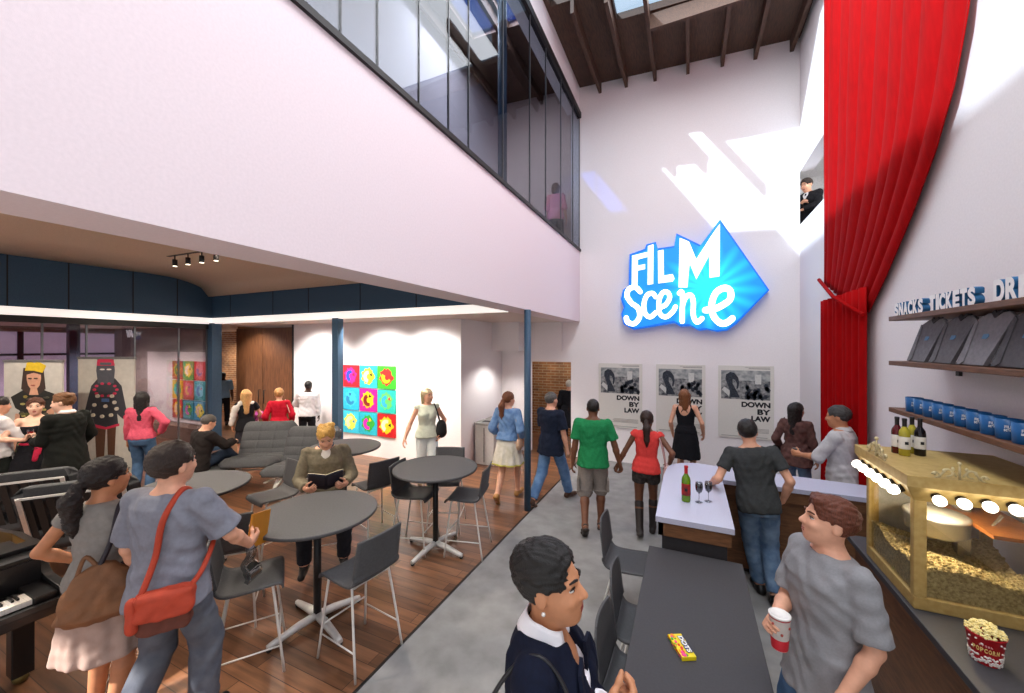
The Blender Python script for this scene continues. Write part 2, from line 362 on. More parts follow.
# art wall, return, door
b = MB(); b.box(-9.05, -4.12, 6.57, 6.72, 0, 3.0); b.box(-4.24, -4.12, 6.72, YB + .1, 0, 3.0); b.box(-9.05, -8.9, 6.72, 9, 0, 3)
struct(b.build('wall_art', WHITE), 'white wall carrying the colour panels', 'wall')
b = MB(); b.box(-4.28, -2.6, 8.36, 8.42, 2.35, 3.0); b.box(-4.28, -3.45, 7.9, 8.4, 2.35, 3.0); struct(b.build('trim_7', WHITE), 'boxed white bulkhead over the recess', 'trim')
DOORW = mat('#7c5032', .45, 0, .3, 6, second='#50311d', stretch=(9, 9, .7), bump=.04, name='door_walnut')
for i, (x0, x1) in enumerate(((-11.42, -10.28), (-10.26, -9.1))):
    b = MB(); b.box(x0, x1, 6.58, 6.65, .01, 2.94); o = struct(b.build('door_%d' % (i + 1), DOORW, bevel=.006), ['tall walnut door leaf nearer the brick passage', 'tall walnut door leaf nearer the white wall'][i], 'door')
    b = MB(); xx = x1 - .1 if i == 0 else x0 + .1; b.tube([(xx, 6.58, .95), (xx, 6.53, .95), (xx, 6.53, 1.3), (xx, 6.58, 1.3)], .012, 8); b.build('handle', DARKM, o)
b = MB(); b.box(-9.1, -9.04, 6.56, 6.68, 0, 3.0); struct(b.build('trim_8', DARKM), 'dark jamb beside the walnut doors', 'trim')
b = MB(); b.box(-18, -11.3, 8.6, 8.75, 0, 3.0); b.box(-11.42, -11.3, 6.62, 8.6, 0, 3); struct(b.build('wall_passage_brick', BRICK), 'brick wall of the passage beside the walnut doors', 'wall')
b = MB(); b.box(-6, -1.2, 10.2, 10.35, 0, 3.0); struct(b.build('wall_doorway_brick', BRICK), 'brick wall seen through the rear doorway', 'wall')
# gallery behind the glass
GREYB = mat('#8a7f7a', .8, 0, .15, 8, second='#9c8d84', name='grey_brown_plaster')
b = MB(); b.box(-18, -11.35, 5.9, 6.05, 0, 3.0); struct(b.build('wall_gallery', GREYB), 'grey brown end wall of the glazed gallery', 'wall')
b = MB(); b.box(-14.4, -11.36, 5.86, 5.9, .38, 2.3); struct(b.build('trim_9', mat('#d5cdc9', .8, name='pale_panel')), 'pale lining board behind the gallery panels', 'trim')
b = MB(); b.box(-15.0, -11.36, 5.55, 5.86, 0, .36); struct(b.build('trim_10', mat('#6e5648', .7, 0, .2, 20, name='plinth_wood')), 'low brown plinth along the gallery end wall', 'trim')
b = MB()
b.box(-16.6, -16.5, -2.5, 6, 0, .5); b.box(-16.6, -16.5, -2.5, 6, 2.85, 3.0)
struct(b.build('wall_gallery_front', GREYB), 'outer wall of the glazed gallery', 'wall')
LIL = mat('#cbb9d2', .6, 0, .08, 3, emit=.6, name='pane_daylight_glow')  # daylight behind the panes is put into them as emission
for i in range(7):
    y0 = -1.0 + i * 1.0; b = MB(); b.box(-16.56, -16.53, y0 + .04, y0 + .96, .5, 2.85); o = struct(b.build('window_street', LIL), 'pale lilac street window of the gallery', 'window')
    b = MB(); b.box(-16.56, -16.46, y0 - .05, y0 + .05, .5, 2.85); b.box(-16.55, -16.48, y0, y0 + 1, 2.2, 2.26); b.build('frame', mat('#3b3a44', .6, name='window_frame_grey'), o)
GW = glass('#c9c4c8', .05, 'gallery_glass')
for i, (p, q) in enumerate(((-2.5, .6), (.6, 1.9), (1.9, 2.75), (2.75, 3.3), (3.3, 4.0), (4.0, 4.75), (4.75, 5.3))):
    b = MB(); b.box(XG - .05, XG - .035, p + .004, q - .004, .06, 2.86); o = struct(b.build('window_gallery', GW), 'tall glass pane of the gallery wall', 'window')
    b = MB(); b.box(XG - .06, XG - .025, q - .012, q + .012, .06, 2.86); b.build('mullion', mat('#55585c', .4, name='pane_joint'), o)
b = MB(); b.box(XG - .07, XG - .015, -2.5, 5.3, 0, .06); struct(b.build('trim_11', DARKM), 'dark sill of the glazed wall', 'trim')
b = MB(); b.box(XG - .08, XG, 2.1, 2.24, 0, 2.9); struct(b.build('column_gallery', mat('#5a6170', .5, name='grey_blue_post')), 'grey blue post of the glazed wall', 'column') if False else None
b = MB(); b.box(-13.6, -13.42, 4.0, 4.18, 0, 3); struct(b.build('column_gallery', mat('#4a5266', .5, name='grey_blue_post')), 'grey blue post inside the gallery', 'column')

# ================================================================ lit sign
def signpt(u, v, d):
    p = ony(u, v, YB); return (p[0], YB - d, p[2])
def cs(pts): return [(580 + x / 2.773, 200 + y / 2.773) for x, y in pts]
sign = thing('wall_sign', 'glowing blue arrow shaped sign with white FILM SCENE lettering', 'sign', (0, 0, 0))
outer = cs([(140, 155), (182, 140), (186, 128), (212, 121), (217, 139), (262, 132), (268, 98), (334, 130), (387, 60), (521, 253), (432, 345), (408, 362), (380, 366), (352, 360), (330, 363), (306, 350), (280, 352), (262, 342), (192, 354), (150, 360), (124, 346), (117, 318), (124, 300), (116, 276), (122, 252), (138, 240)])
m = bpy.data.materials.new('sign_blue_glow'); m.use_nodes = True; nt = m.node_tree; bs = nt.nodes['Principled BSDF']
tc = nt.nodes.new('ShaderNodeTexCoord'); mp = nt.nodes.new('ShaderNodeMapping'); mp.inputs['Location'].default_value = (-.35, 0, -3.55); mp.inputs['Scale'].default_value = (1, 0, 1)
gr = nt.nodes.new('ShaderNodeVectorMath'); gr.operation = 'LENGTH'; rp = nt.nodes.new('ShaderNodeValToRGB')
nt.links.new(tc.outputs['Object'], mp.inputs['Vector']); nt.links.new(mp.outputs[0], gr.inputs[0])
sp = nt.nodes.new('ShaderNodeSeparateXYZ'); at = nt.nodes.new('ShaderNodeMath'); at.operation = 'ARCTAN2'; nt.links.new(mp.outputs[0], sp.inputs[0]); nt.links.new(sp.outputs[2], at.inputs[0]); nt.links.new(sp.outputs[0], at.inputs[1])
sn = nt.nodes.new('ShaderNodeMath'); sn.operation = 'MULTIPLY'; sn.inputs[1].default_value = 17; nt.links.new(at.outputs[0], sn.inputs[0])
s2 = nt.nodes.new('ShaderNodeMath'); s2.operation = 'SINE'; nt.links.new(sn.outputs[0], s2.inputs[0])
s3 = nt.nodes.new('ShaderNodeMath'); s3.operation = 'MULTIPLY'; s3.inputs[1].default_value = .12; nt.links.new(s2.outputs[0], s3.inputs[0])
ad = nt.nodes.new('ShaderNodeMath'); ad.operation = 'ADD'; nt.links.new(gr.outputs['Value'], ad.inputs[0]); nt.links.new(s3.outputs[0], ad.inputs[1]); nt.links.new(ad.outputs[0], rp.inputs['Fac'])
cr = rp.color_ramp; cr.elements[0].position = .15; cr.elements[0].color = lin('#22e2ff'); cr.elements[1].position = .85; cr.elements[1].color = lin('#0e8df2')
nt.links.new(rp.outputs[0], bs.inputs['Base Color']); nt.links.new(rp.outputs[0], bs.inputs['Emission Color']); bs.inputs['Emission Strength'].default_value = .55
SBLUE = mat('#1470d8', .4, emit=.55, name='sign_blue_rim'); SWHITE = mat('#ffffff', .4, 0, 0, emit=.75, name='sign_white_glow')
b = MB(); b.prism(outer, .02, .15, signpt, 0); b.build('backing', SBLUE, sign)
inner = []
cx = sum(p[0] for p in outer) / len(outer); cy = sum(p[1] for p in outer) / len(outer)
for x, y in outer: d = math.hypot(x - cx, y - cy); inner.append((cx + (x - cx) * (1 - 2.2 / d), cy + (y - cy) * (1 - 2.2 / d)))
b = MB(); b.prism(inner, .14, .17, signpt, 0); b.build('face', m, sign)
FL = [[(148, 160), (189, 150), (189, 163), (163, 170), (163, 187), (183, 183), (183, 196), (163, 200), (162, 246), (147, 240)],
      [(191, 134), (206, 129), (205, 236), (190, 239)],
      [(218, 147), (233, 144), (234, 214), (258, 210), (263, 222), (258, 230), (219, 235)],
      [(277, 112), (302, 122), (322, 170), (367, 100), (386, 74), (385, 216), (358, 220), (357, 160), (322, 224), (304, 180), (298, 246), (274, 246)]]
for p in FL:
    b = MB(); b.prism(cs(p), .165, .2, signpt); b.build('letter', SWHITE, sign)
for st, w in (([(170, 258), (158, 246), (140, 250), (134, 268), (146, 288), (164, 302), (168, 326), (154, 344), (136, 340), (132, 328)], 13),
              ([(212, 272), (203, 262), (188, 268), (180, 292), (184, 318), (198, 326), (212, 314)], 12),
              ([(222, 302), (240, 292), (250, 272), (242, 258), (228, 264), (220, 290), (224, 318), (240, 326), (258, 312), (266, 298)], 12),
              ([(276, 262), (284, 264), (284, 338), (284, 300), (294, 272), (308, 268), (314, 286), (314, 322), (324, 340), (338, 330)], 13),
              ([(346, 308), (378, 302), (412, 280), (414, 256), (398, 248), (376, 260), (364, 290), (368, 322), (386, 342), (404, 342), (420, 330)], 17)):
    b = MB()
    for q in stroke(smooth_path(cs(st), 5), w / 2.773): b.prism(q, .165, .2, signpt)
    b.build('letter', SWHITE, sign)

# ================================================================ film posters
PAPER = mat('#d9d5cd', .7, 0, .04, 60, name='poster_paper'); INK = mat('#14161c', .7, 0, .1, name='poster_ink')
mp_ = mat('#2a2f3a', .7, 0, .6, 16, second='#a9a9a6', name='poster_photo_grain'); mp2 = mat('#15181f', .7, 0, .5, 40, second='#3d4450', name='poster_photo_dark'); mp3 = mat('#6e7478', .7, 0, .3, 12, second='#b9bab6', name='poster_photo_wall'); SMALLP = mat('#8b8984', .7, name='small_print')
for i, (x0, lab) in enumerate(((-1.78, 'film poster reading DOWN BY LAW, nearest the brick doorway'), (-.61, 'film poster reading DOWN BY LAW behind the woman in the black dress'), (.51, 'film poster reading DOWN BY LAW, nearest the red curtain'))):
    W, Hh, z0 = .9, 1.36, .73; t = thing('film_poster', lab, 'poster', (x0, YB - .004, z0), 0, 'DOWN BY LAW film posters')
    f = lambda x, y, d: (x, -d, y)
    b = MB(); b.box(0, W, -.02, 0, 0, Hh); b.build('sheet', PAPER, t)
    b = MB(); b.box(.05, W - .06, -.024, -.019, .73, 1.27, 0); b.box(.05, W - .06, -.0255, -.0235, 1.08, 1.27, 1)
    for k in range(26):
        xx = .47 + .36 * random.random(); yy = .75 + .22 * random.random() * (1.2 - abs(xx - .68)); b.prism([(xx + .035 * math.cos(a), yy + .045 * math.sin(a)) for a in (0, 1, 2, 3, 4, 5)], .0255, .0275, f, 2)
    hd = [(.12, 1.1), (.13, 1.19), (.2, 1.24), (.27, 1.22), (.33, 1.14), (.35, 1.03), (.33, .93), (.3, .92), (.31, 1.02), (.28, 1.09), (.24, 1.1), (.24, 1.02), (.3, .9), (.36, .76), (.2, .76), (.19, .9), (.15, 1.02)]
    b.prism(hd, .0255, .029, f, 2); b.prism([(.1, .96), (.2, .88), (.18, .78), (.06, .9)], .0255, .028, f, 3); b.box(.6, .7, -.0275, -.025, 1.02, 1.2, 3)
    b.build('photograph', [mp_, mp3, mp2, mat('#c9c9c4', .7, name='poster_photo_light')], t)
    for j, wd in enumerate(('DOWN', 'BY', 'LAW')):
        ww = (.46, .2, .3)[j] * .98; M = frameM((W - .06 - ww, -.0205, .59 - j * .128), (1, 0, 0), (0, 0, 1))
        text_obj('title', wd, .13, .001, M, INK, t, bold=.003, fit=(ww, .094), strike=.0042)
    b = MB()
    for j in range(4): b.box(.3 + .02 * (j % 2), W - .08, -.022, -.0195, .12 + j * .022, .128 + j * .022)
    b.box(.05, W - .1, -.022, -.0195, .03, .04); b.build('small_print', SMALLP, t); b = MB(); b.box(.5, W - .06, -.022, -.0195, 1.3, 1.312); b.box(.44, W - .06, -.022, -.0195, 1.325, 1.331); b.build('header_print', SMALLP, t)
# ================================================================ colour panels (plain abstract stand-ins)
PAL = [('#d8202a', '#f02a9a', '#2a4bd0'), ('#31b9c7', '#f4dd2c', '#e8d5c4'), ('#3cb32c', '#d02a2a', '#f0c21c'), ('#2ab6d8', '#46c9d8', '#2a86c0'), ('#d81890', '#e8c414', '#7a1420'), ('#2cc2b0', '#6ed86a', '#38b0d0'), ('#3cc4e0', '#f4ec5a', '#f0d8c0'), ('#2ab0c4', '#38a83a', '#e428b0'), ('#c81e22', '#f2d21e', '#f0dcc0')]
where = ['top left', 'top middle', 'top right', 'middle left', 'centre', 'middle right', 'bottom left', 'bottom middle', 'bottom right']
def art_set(x0, Y, z0, sz, gap, lab, grp, dy, pal):
    for i in range(9):
        r, c = divmod(i, 3); X = x0 + c * (sz + gap); Z = z0 + (2 - r) * (sz + gap * .9); a, bb, cc = pal[i]
        t = thing('art_panel', lab % where[i], 'picture', (X, Y, Z), 0, grp); f = lambda x, y, d: (x * sz, -d, y * sz)
        b = MB(); b.box(0, sz, -.03, 0, 0, sz); b.build('canvas', mat(a, .6, name='paint_' + a[1:]), t)
        rr = random.Random(i * 7 + 1); blob = [(.5 + (.36 + .07 * math.sin(q * 1.9 + i)) * math.cos(q * PI / 12), .52 + (.36 + .06 * math.cos(q * 2.3 + i)) * math.sin(q * PI / 12)) for q in range(24)]
        b = MB(); b.prism(blob, .03, .033, f); b.build('painted_shape', mat(bb, .6, name='paint_' + bb[1:]), t)
        t0 = 1.0 + rr.random() * 1.6; arc = [(.5 + .27 * math.cos(t0 + q * .3), .5 + .27 * math.sin(t0 + q * .3)) for q in range(12)] + [(.5 + .12 * math.cos(t0 + q * .3) + .05, .5 + .12 * math.sin(t0 + q * .3)) for q in range(11, -1, -1)]
        b = MB(); b.prism(arc, .033, .036, f); b.build('painted_shape', mat(cc, .6, name='paint_' + cc[1:]), t)
        x_, y_ = .5 + .22 * math.cos(t0 - .9), .5 + .22 * math.sin(t0 - .9); b = MB(); b.prism([(x_ + .1 * math.cos(t0 + q * 2.09), y_ + .1 * math.sin(t0 + q * 2.09)) for q in range(3)], .036, .038, f)
        b.build('painted_shape', mat(['#c01838', '#181418', '#d02a2a', '#1a6ab0', '#201014', '#c83040', '#2a86b8', '#f4c414', '#181214'][i], .6, name='paint_accent'), t)
art_set(-7.32, 6.57, .47, .5, .03, '%s square of the bright abstract colour panels on the white wall', 'colour panels on the white wall', 0, PAL)
art_set(-13.0, 5.86, .5, .5, .03, '%s square of the colour panels behind the gallery glass', 'colour panels in the gallery', 0, [('#a8402a', '#c89a20', '#6a7a3a'), ('#6a9a4a', '#e8c83a', '#e0d0c0'), ('#b83a30', '#c85a60', '#7a4a80'), ('#c8a020', '#4a9a6a', '#4aa0b0'), ('#b04a30', '#c8406a', '#c8a038'), ('#3a8a8a', '#6ab0c0', '#3a6a9a'), ('#a83020', '#e0b828', '#e0c0a0'), ('#3a8a9a', '#4a9a4a', '#c04aa0'), ('#4a90b0', '#d8c83a', '#d8b0a0')])
# small white sign fragment high in the gallery
M = frameM(onz(126, 336, 0)[:2] + (0,), (1, 0, 0), (0, 0, 1)); p = ony(124, 337, 5.83)
o = text_obj('gallery_lettering', 'VA', .3, .01, frameM((p[0], 5.888, p[2]), (1, 0, 0), (0, 0, 1)), mat('#f2f2f2', .5, 0, 0, emit=.6, name='lit_letter_white'), bold=.01); tag(o, 'small white letters VA high on the gallery end wall', 'lettering')
# ================================================================ people: one smooth implicit surface per body and per garment
def smin(a, b, k):
    if k <= 0: return np.minimum(a, b)
    h = np.maximum(k - np.abs(a - b), 0) / k
    return np.minimum(a, b) - h * h * k * .25
def smax(a, b, k): return -smin(-a, -b, k)
def A3(*a): return np.array(a, float)
def unit(v): v = np.asarray(v, float); return v / (np.linalg.norm(v) + 1e-12)
def rc(a, b, ra, rb):
    a = np.asarray(a, float); b = np.asarray(b, float); ba = b - a; l2 = ba @ ba + 1e-9
    def f(P):
        q = P - a; t = np.clip(q @ ba / l2, 0, 1); return np.linalg.norm(q - t[:, None] * ba, axis=1) - (ra + t * (rb - ra))
    r = max(ra, rb); return f, np.minimum(a, b) - r, np.maximum(a, b) + r
def rcc(a, b, ra, rb, c0, dd):
    f0, lo, hi = rc(a, b, ra, rb); c0 = np.asarray(c0, float); return (lambda P: smax(f0(P), (P - c0) @ dd, .004)), lo, hi
def el(c, r, R=None):
    c = np.asarray(c, float); r = np.asarray(r, float); m = r.max()
    def f(P):
        q = P - c
        if R is not None: q = q @ R
        k0 = np.linalg.norm(q / r, axis=1); k1 = np.linalg.norm(q / (r * r), axis=1) + 1e-9
        return k0 * (k0 - 1) / k1
    return f, c - m, c + m
def loft(O, R, prof, e=2.3, folds=0, fz=(0, 1)):
    prof = np.array(sorted(prof), float); z, w, d, cy = prof[:, 0], prof[:, 1], prof[:, 2], prof[:, 3]; O = np.asarray(O, float)
    def f(P):
        q = (P - O) @ R; W = np.interp(q[:, 2], z, w); D = np.interp(q[:, 2], z, d); Y = np.interp(q[:, 2], z, cy)
        x = np.abs(q[:, 0]) / W; y = np.abs(q[:, 1] - Y) / D
        rr = (x ** e + y ** e + 1e-12) ** (1 / e)
        dr = (rr - 1) * np.minimum(W, D)
        if folds:
            ang = np.arctan2(q[:, 1] - Y, q[:, 0]); t = np.clip((fz[0] - q[:, 2]) / (fz[0] - fz[1]), 0, 1)
            dr = dr - folds * t * (np.sin(ang * 9 + 2 * np.sin(q[:, 2] * 6)) + .6 * np.sin(ang * 15 + 1.3))
        dz = np.maximum(z[0] - q[:, 2], q[:, 2] - z[-1])
        return smax(dr, dz, .02)
    m = max(w.max(), d.max()) + abs(cy).max() + folds * 2; cs = np.array([O + R @ A3(sx * m, sy * m, zz) for sx in (-1, 1) for sy in (-1, 1) for zz in (z[0], z[-1])])
    return f, cs.min(0), cs.max(0)
def plane(n, c):
    n = unit(n); c = np.asarray(c, float)
    return lambda P: (P - c) @ n
class SDF:
    def __init__(s): s.ops = []; s.disp = None
    def u(s, p, k=.02): s.ops.append(('u', p[0], p[1], p[2], k)); return s
    def s(s_, p, k=.01): s_.ops.append(('s', p[0], p[1], p[2], k)); return s_
    def i(s, f, k=.005): s.ops.append(('i', f, None, None, k)); return s
    def ev(s, P, mar):
        D = np.full(len(P), 9.0)
        for md, f, lo, hi, k in s.ops:
            if md == 'i': D = smax(D, f(P), k); continue
            ix = np.nonzero(np.all((P > lo - mar - k) & (P < hi + mar + k), axis=1))[0]
            if not len(ix): continue
            d = f(P[ix]); D[ix] = smin(D[ix], d, k) if md == 'u' else smax(D[ix], -d, k)
        if s.disp is not None: D = D + s.disp(P)
        return D
def surface(S, h):
    us = [o for o in S.ops if o[0] == 'u']; lo = np.min([o[2] for o in us], 0) - 3 * h; hi = np.max([o[3] for o in us], 0) + 3 * h
    n = np.ceil((hi - lo) / (4 * h)).astype(int) + 1
    ax = [lo[i] + np.arange(n[i]) * 4 * h for i in range(3)]
    G = np.stack(np.meshgrid(*ax, indexing='ij'), -1).reshape(-1, 3); Dc = S.ev(G, 10 * h + .06).reshape(n)
    c = n - 1; mn = np.full(c, 9.0)
    for a in (0, 1):
        for b in (0, 1):
            for d in (0, 1): mn = np.minimum(mn, np.abs(Dc[a:a + c[0], b:b + c[1], d:d + c[2]]))
    act = mn < 4 * h * 1.8
    rep = lambda q: np.repeat(np.repeat(np.repeat(q, 4, 0), 4, 1), 4, 2)
    D = rep(Dc[:-1, :-1, :-1]).copy(); mk = np.argwhere(rep(act)); P = lo + mk * h
    D[tuple(mk.T)] = S.ev(P, 2 * h + .02)
    sg = D < 0; N = np.array(D.shape); cc = N - 1
    cnt = np.zeros(cc, np.int8); off = [(a, b, d) for a in (0, 1) for b in (0, 1) for d in (0, 1)]
    for a, b, d in off: cnt += sg[a:a + cc[0], b:b + cc[1], d:d + cc[2]]
    ce = np.argwhere((cnt > 0) & (cnt < 8)); cid = np.full(cc, -1, np.int64); cid[tuple(ce.T)] = np.arange(len(ce))
    vals = np.stack([D[ce[:, 0] + a, ce[:, 1] + b, ce[:, 2] + d] for a, b, d in off], 1); off = np.array(off, float)
    acc = np.zeros((len(ce), 3)); num = np.zeros(len(ce))
    for i in range(8):
        for j in range(i + 1, 8):
            if np.abs(off[i] - off[j]).sum() != 1: continue
            x = (vals[:, i] < 0) != (vals[:, j] < 0); t = vals[:, i] / (vals[:, i] - vals[:, j] + 1e-12)
            p = off[i] + t[:, None] * (off[j] - off[i]); acc[x] += p[x]; num[x] += 1
    V = lo + (ce + acc / np.maximum(num, 1)[:, None]) * h
    Q = []
    for axis in range(3):
        sl0 = [slice(None)] * 3; sl1 = [slice(None)] * 3; sl0[axis] = slice(0, -1); sl1[axis] = slice(1, None)
        e = np.argwhere(sg[tuple(sl0)] != sg[tuple(sl1)]); b, d = [(1, 2), (2, 0), (0, 1)][axis]
        e = e[(e[:, b] > 0) & (e[:, d] > 0) & (e[:, b] < cc[b]) & (e[:, d] < cc[d])]
        if not len(e): continue
        eb = np.zeros(3, int); eb[b] = 1; ed = np.zeros(3, int); ed[d] = 1
        q = np.stack([cid[tuple((e - eb - ed).T)], cid[tuple((e - ed).T)], cid[tuple(e.T)], cid[tuple((e - eb).T)]], 1)
        fl = ~sg[tuple(e.T)]; q[fl] = q[fl][:, ::-1]; Q.append(q)
    Q = np.concatenate(Q); return V, Q[(Q >= 0).all(1)]
def sdf_obj(name, S, h, m, parent, k=1.0):
    V, Q = surface(S, h); me = bpy.data.meshes.new(name)
    me.vertices.add(len(V)); me.vertices.foreach_set('co', (V * k).ravel())
    me.loops.add(len(Q) * 4); me.loops.foreach_set('vertex_index', Q.ravel().astype(np.int32))
    me.polygons.add(len(Q)); me.polygons.foreach_set('loop_start', np.arange(len(Q), dtype=np.int32) * 4)
    me.polygons.foreach_set('use_smooth', np.ones(len(Q), bool)); me.update(calc_edges=True); me.validate()
    for q in (m if isinstance(m, (list, tuple)) else [m]): me.materials.append(q)
    o = bpy.data.objects.new(name, me); C.objects.link(o); o.parent = parent; return o
def rotm(x=0, y=0, z=0):
    x, y, z = [math.radians(a) for a in (x, y, z)]
    return np.array(Matrix.Rotation(z, 3, 'Z') @ Matrix.Rotation(x, 3, 'X') @ Matrix.Rotation(y, 3, 'Y'))
def ik(a, t, l1, l2, pole):
    a = np.asarray(a, float); t = np.asarray(t, float); d = t - a; L = np.linalg.norm(d); mx = (l1 + l2) * .998
    if L > mx: t = a + d / L * mx; d = t - a; L = mx
    x = unit(d); ca = (l1 * l1 + L * L - l2 * l2) / (2 * l1 * L); ca = max(-1, min(1, ca)); p = np.asarray(pole, float); p = unit(p - x * (p @ x))
    return a + x * l1 * ca + p * l1 * math.sqrt(1 - ca * ca), t
def wrinkle(a, sd=0):
    def f(P):
        x, y, z = P[:, 0] + sd, P[:, 1] - sd, P[:, 2]
        w = np.sin(31 * z + 17 * x + 3 * np.sin(14 * y + 9 * x)) * np.sin(24 * x - 13 * z + 4 * np.sin(11 * z + sd)) + .6 * np.sin(47 * z - 29 * y + 5 * np.sin(19 * x))
        return a * w
    return f
SKIN = dict(light='#d9a184', tan='#c0845f', brown='#6d4530', dark='#3f281e', fair='#e6b79d')
def skinmat(t): return mat(SKIN[t], .5, 0, .08, 25, bump=.02, bscale=150, name='skin_' + t)
def hairmat(h): return mat(h, .5, 0, .35, 60, bump=.35, bscale=120, stretch=(3, 3, .6), name='hair_' + h.strip('#'))
def cloth(h, var=.1, bump=.12, second=None, scale=40, stretch=None, rough=.85): return mat(h, rough, 0, var, scale, bump=bump, bscale=220, second=second, stretch=stretch, name='fabric_' + h.strip('#'), spec=.2)
class Person:
    def __init__(s, label, feet, H=1.72, theta=0, female=False, skin='light', lean=0, tilt=0, twist=0, head=(0, 0, 0), hs=1.0, arms=None, legs=None, pelvis=(0, 0, .95), vox=.012, rz=None, z=0, build=1.0, sw=None, group=None):
        s.k = H / 1.75; x, y = feet
        if rz is None: rz = math.atan2(-x, y) - math.radians(theta)
        s.root = thing('person', label, 'person', (x, y, z), rz, group); s.rz = rz; s.loc = A3(x, y, z)
        s.h = vox / s.k; s.fem = female; s.skin = skin; s.P = A3(*pelvis); s.Rt = rotm(-lean, tilt, twist); s.bd = build
        T = lambda *a: s.P + s.Rt @ A3(*a)
        s.T = T; sw = sw or (.16 if female else .185); s.sw = sw; s.hs = hs
        s.nb = T(0, -.012, .52); s.Rh = s.Rt @ rotm(head[1], head[2], head[0]); s.hc = s.nb + s.Rt @ A3(0, .006, .03) + s.Rh @ A3(0, .018, .09 * hs + .012)
        s.arm = {}; s.leg = {}; arms = arms or {}; legs = legs or {}
        for sd, sg in (('R', 1), ('L', -1)):
            sh = T(sg * sw, -.01, .455); a = dict(t=(sg * .25, .03, .85), pole=(sg * .35, -1, 0), n=(-sg, 0, 0), curl=.3, h=None); a.update(arms.get(sd, {}))
            eb, wr = ik(sh, a['t'], .285, .25, a['pole']); hd = unit(a['h']) if a['h'] is not None else unit(wr - eb)
            s.arm[sd] = (sh, eb, wr, hd, a['n'], a['curl'])
            l = dict(t=(sg * .1, 0, .085), pole=(sg * .1, 1, 0), toe=sg * 8, pitch=0); l.update(legs.get(sd, {}))
            hp = s.P + A3(sg * .085, 0, -.03); kn, an = ik(hp, l['t'], .435, .425, l['pole']); s.leg[sd] = (hp, kn, an, l['toe'], l['pitch'])
    def prof(s, e=0.0):
        b = s.bd
        p = [(-.13, .13, .095, -.01), (-.04, .168, .118, -.015), (.06, .152, .105, -.005), (.16, .122, .088, 0), (.26, .132, .098, .005), (.36, .15, .108, .005), (.44, .14, .095, -.005), (.49, .1, .07, -.012), (.535, .055, .052, -.015)] if s.fem else \
            [(-.13, .135, .1, -.01), (-.04, .163, .115, -.01), (.06, .155, .108, 0), (.16, .148, .102, .0), (.27, .162, .112, .005), (.37, .178, .12, .005), (.44, .168, .105, -.005), (.495, .115, .075, -.012), (.54, .06, .056, -.015)]
        return [(z, w * b + e, d * b + e, cy) for z, w, d, cy in p]
    def footpts(s, sd):
        hp, kn, an, toe, pitch = s.leg[sd]; R = rotm(pitch, 0, -toe)
        return an + R @ A3(0, -.045, -.05), an + R @ A3(0, .15, -.06), R
    def hand(s, S, sd):
        sh, eb, wr, h, n, curl = s.arm[sd]; n = unit(np.asarray(n, float) - h * (np.asarray(n, float) @ h)); t = unit(np.cross(h, n)) * (1 if sd == 'R' else -1)
        r0 = max(.0092, .62 * s.h); k = min(.008, r0 * .5); gap = max(.0195, 1.95 * r0)
        for i, L in enumerate((.074, .082, .076, .06)):
            o = t * (1.5 - i) * gap; kn = wr + h * (.088 - .004 * abs(i - 1)) + o
            S.u(rc(wr + o * .5 + h * .005, kn, .0165, .0125), .014); p = kn; a = 0
            for fr, da in ((.46, 62), (.3, 85), (.24, 50)):
                a += math.radians(da * curl + 4); d = h * math.cos(a) + n * math.sin(a); q = p + d * L * fr
                S.u(rc(p, q, r0, r0 * .9), k); p = q
        p = wr + h * .022 + t * .022 + n * .006
        for d, L, r in ((h * .55 + t * .65 + n * .35, .045, 1.25), (h * .85 + t * .15 + n * (.35 + .8 * curl), .034, 1.05), (h * .8 + n * (.4 + 1.2 * curl) - t * .3 * curl, .026, .95)):
            q = p + unit(d) * L; S.u(rc(p, q, r0 * r, r0 * r * .93), .01); p = q
    def body(s, feet=True):
        S = SDF(); T = s.T; b = s.bd; f = .92 if s.fem else 1.0
        S.u(loft(s.P, s.Rt, s.prof()), .02)
        if s.fem:
            for sg in (-1, 1): S.u(el(T(sg * .068, .078, .335), (.06, .055, .06), s.Rt), .04)
        S.u(rc(s.nb + s.Rt @ A3(0, -.005, -.02), s.hc + s.Rh @ A3(0, -.02, -.06), .054 * f, .05 * f), .03)
        for sd, sg in (('R', 1), ('L', -1)):
            sh, eb, wr, hd, n, c = s.arm[sd]
            S.u(rc(T(sg * .09, -.01, .445), sh, .052 * f, .047 * f * b), .035); S.u(rc(sh, eb, .047 * f * b, .037 * f * b), .02)
            m = eb + (wr - eb) * .3; S.u(rc(eb, m, .038 * f * b, .04 * f * b), .015); S.u(rc(m, wr, .04 * f * b, .026 * f), .015); s.hand(S, sd)
            hp, kn, an, toe, pt = s.leg[sd]
            S.u(rc(hp, kn, .088 * b, .054 * b), .03); m = kn + (an - kn) * .32; back = unit(np.cross(kn - hp, np.cross(an - kn, kn - hp) + 1e-6)) if False else 0
            S.u(rc(kn, m, .051 * b, .056 * b), .02); S.u(rc(m, an, .055 * b, .037), .02)
            hl, to, R = s.footpts(sd); S.u(rc(an, hl, .036, .03), .02); S.u(rc(hl, to, .03, .022), .02); S.u(rc(an, (hl + to) / 2, .036, .03), .03)
        hc, R, q = s.hc, s.Rh, s.hs; H = lambda *a: hc + R @ (A3(*a) * q); e = lambda c, r, k=.02: S.u(el(H(*c), A3(*r) * q, R), k)
        e((0, -.012, .03), (.076, .097, .087), .02); e((0, .022, -.03), (.06, .072, .082), .04); e((0, .06, -.092), (.026, .026, .022), .03); e((0, .03, -.05), (.052, .06, .055), .03)
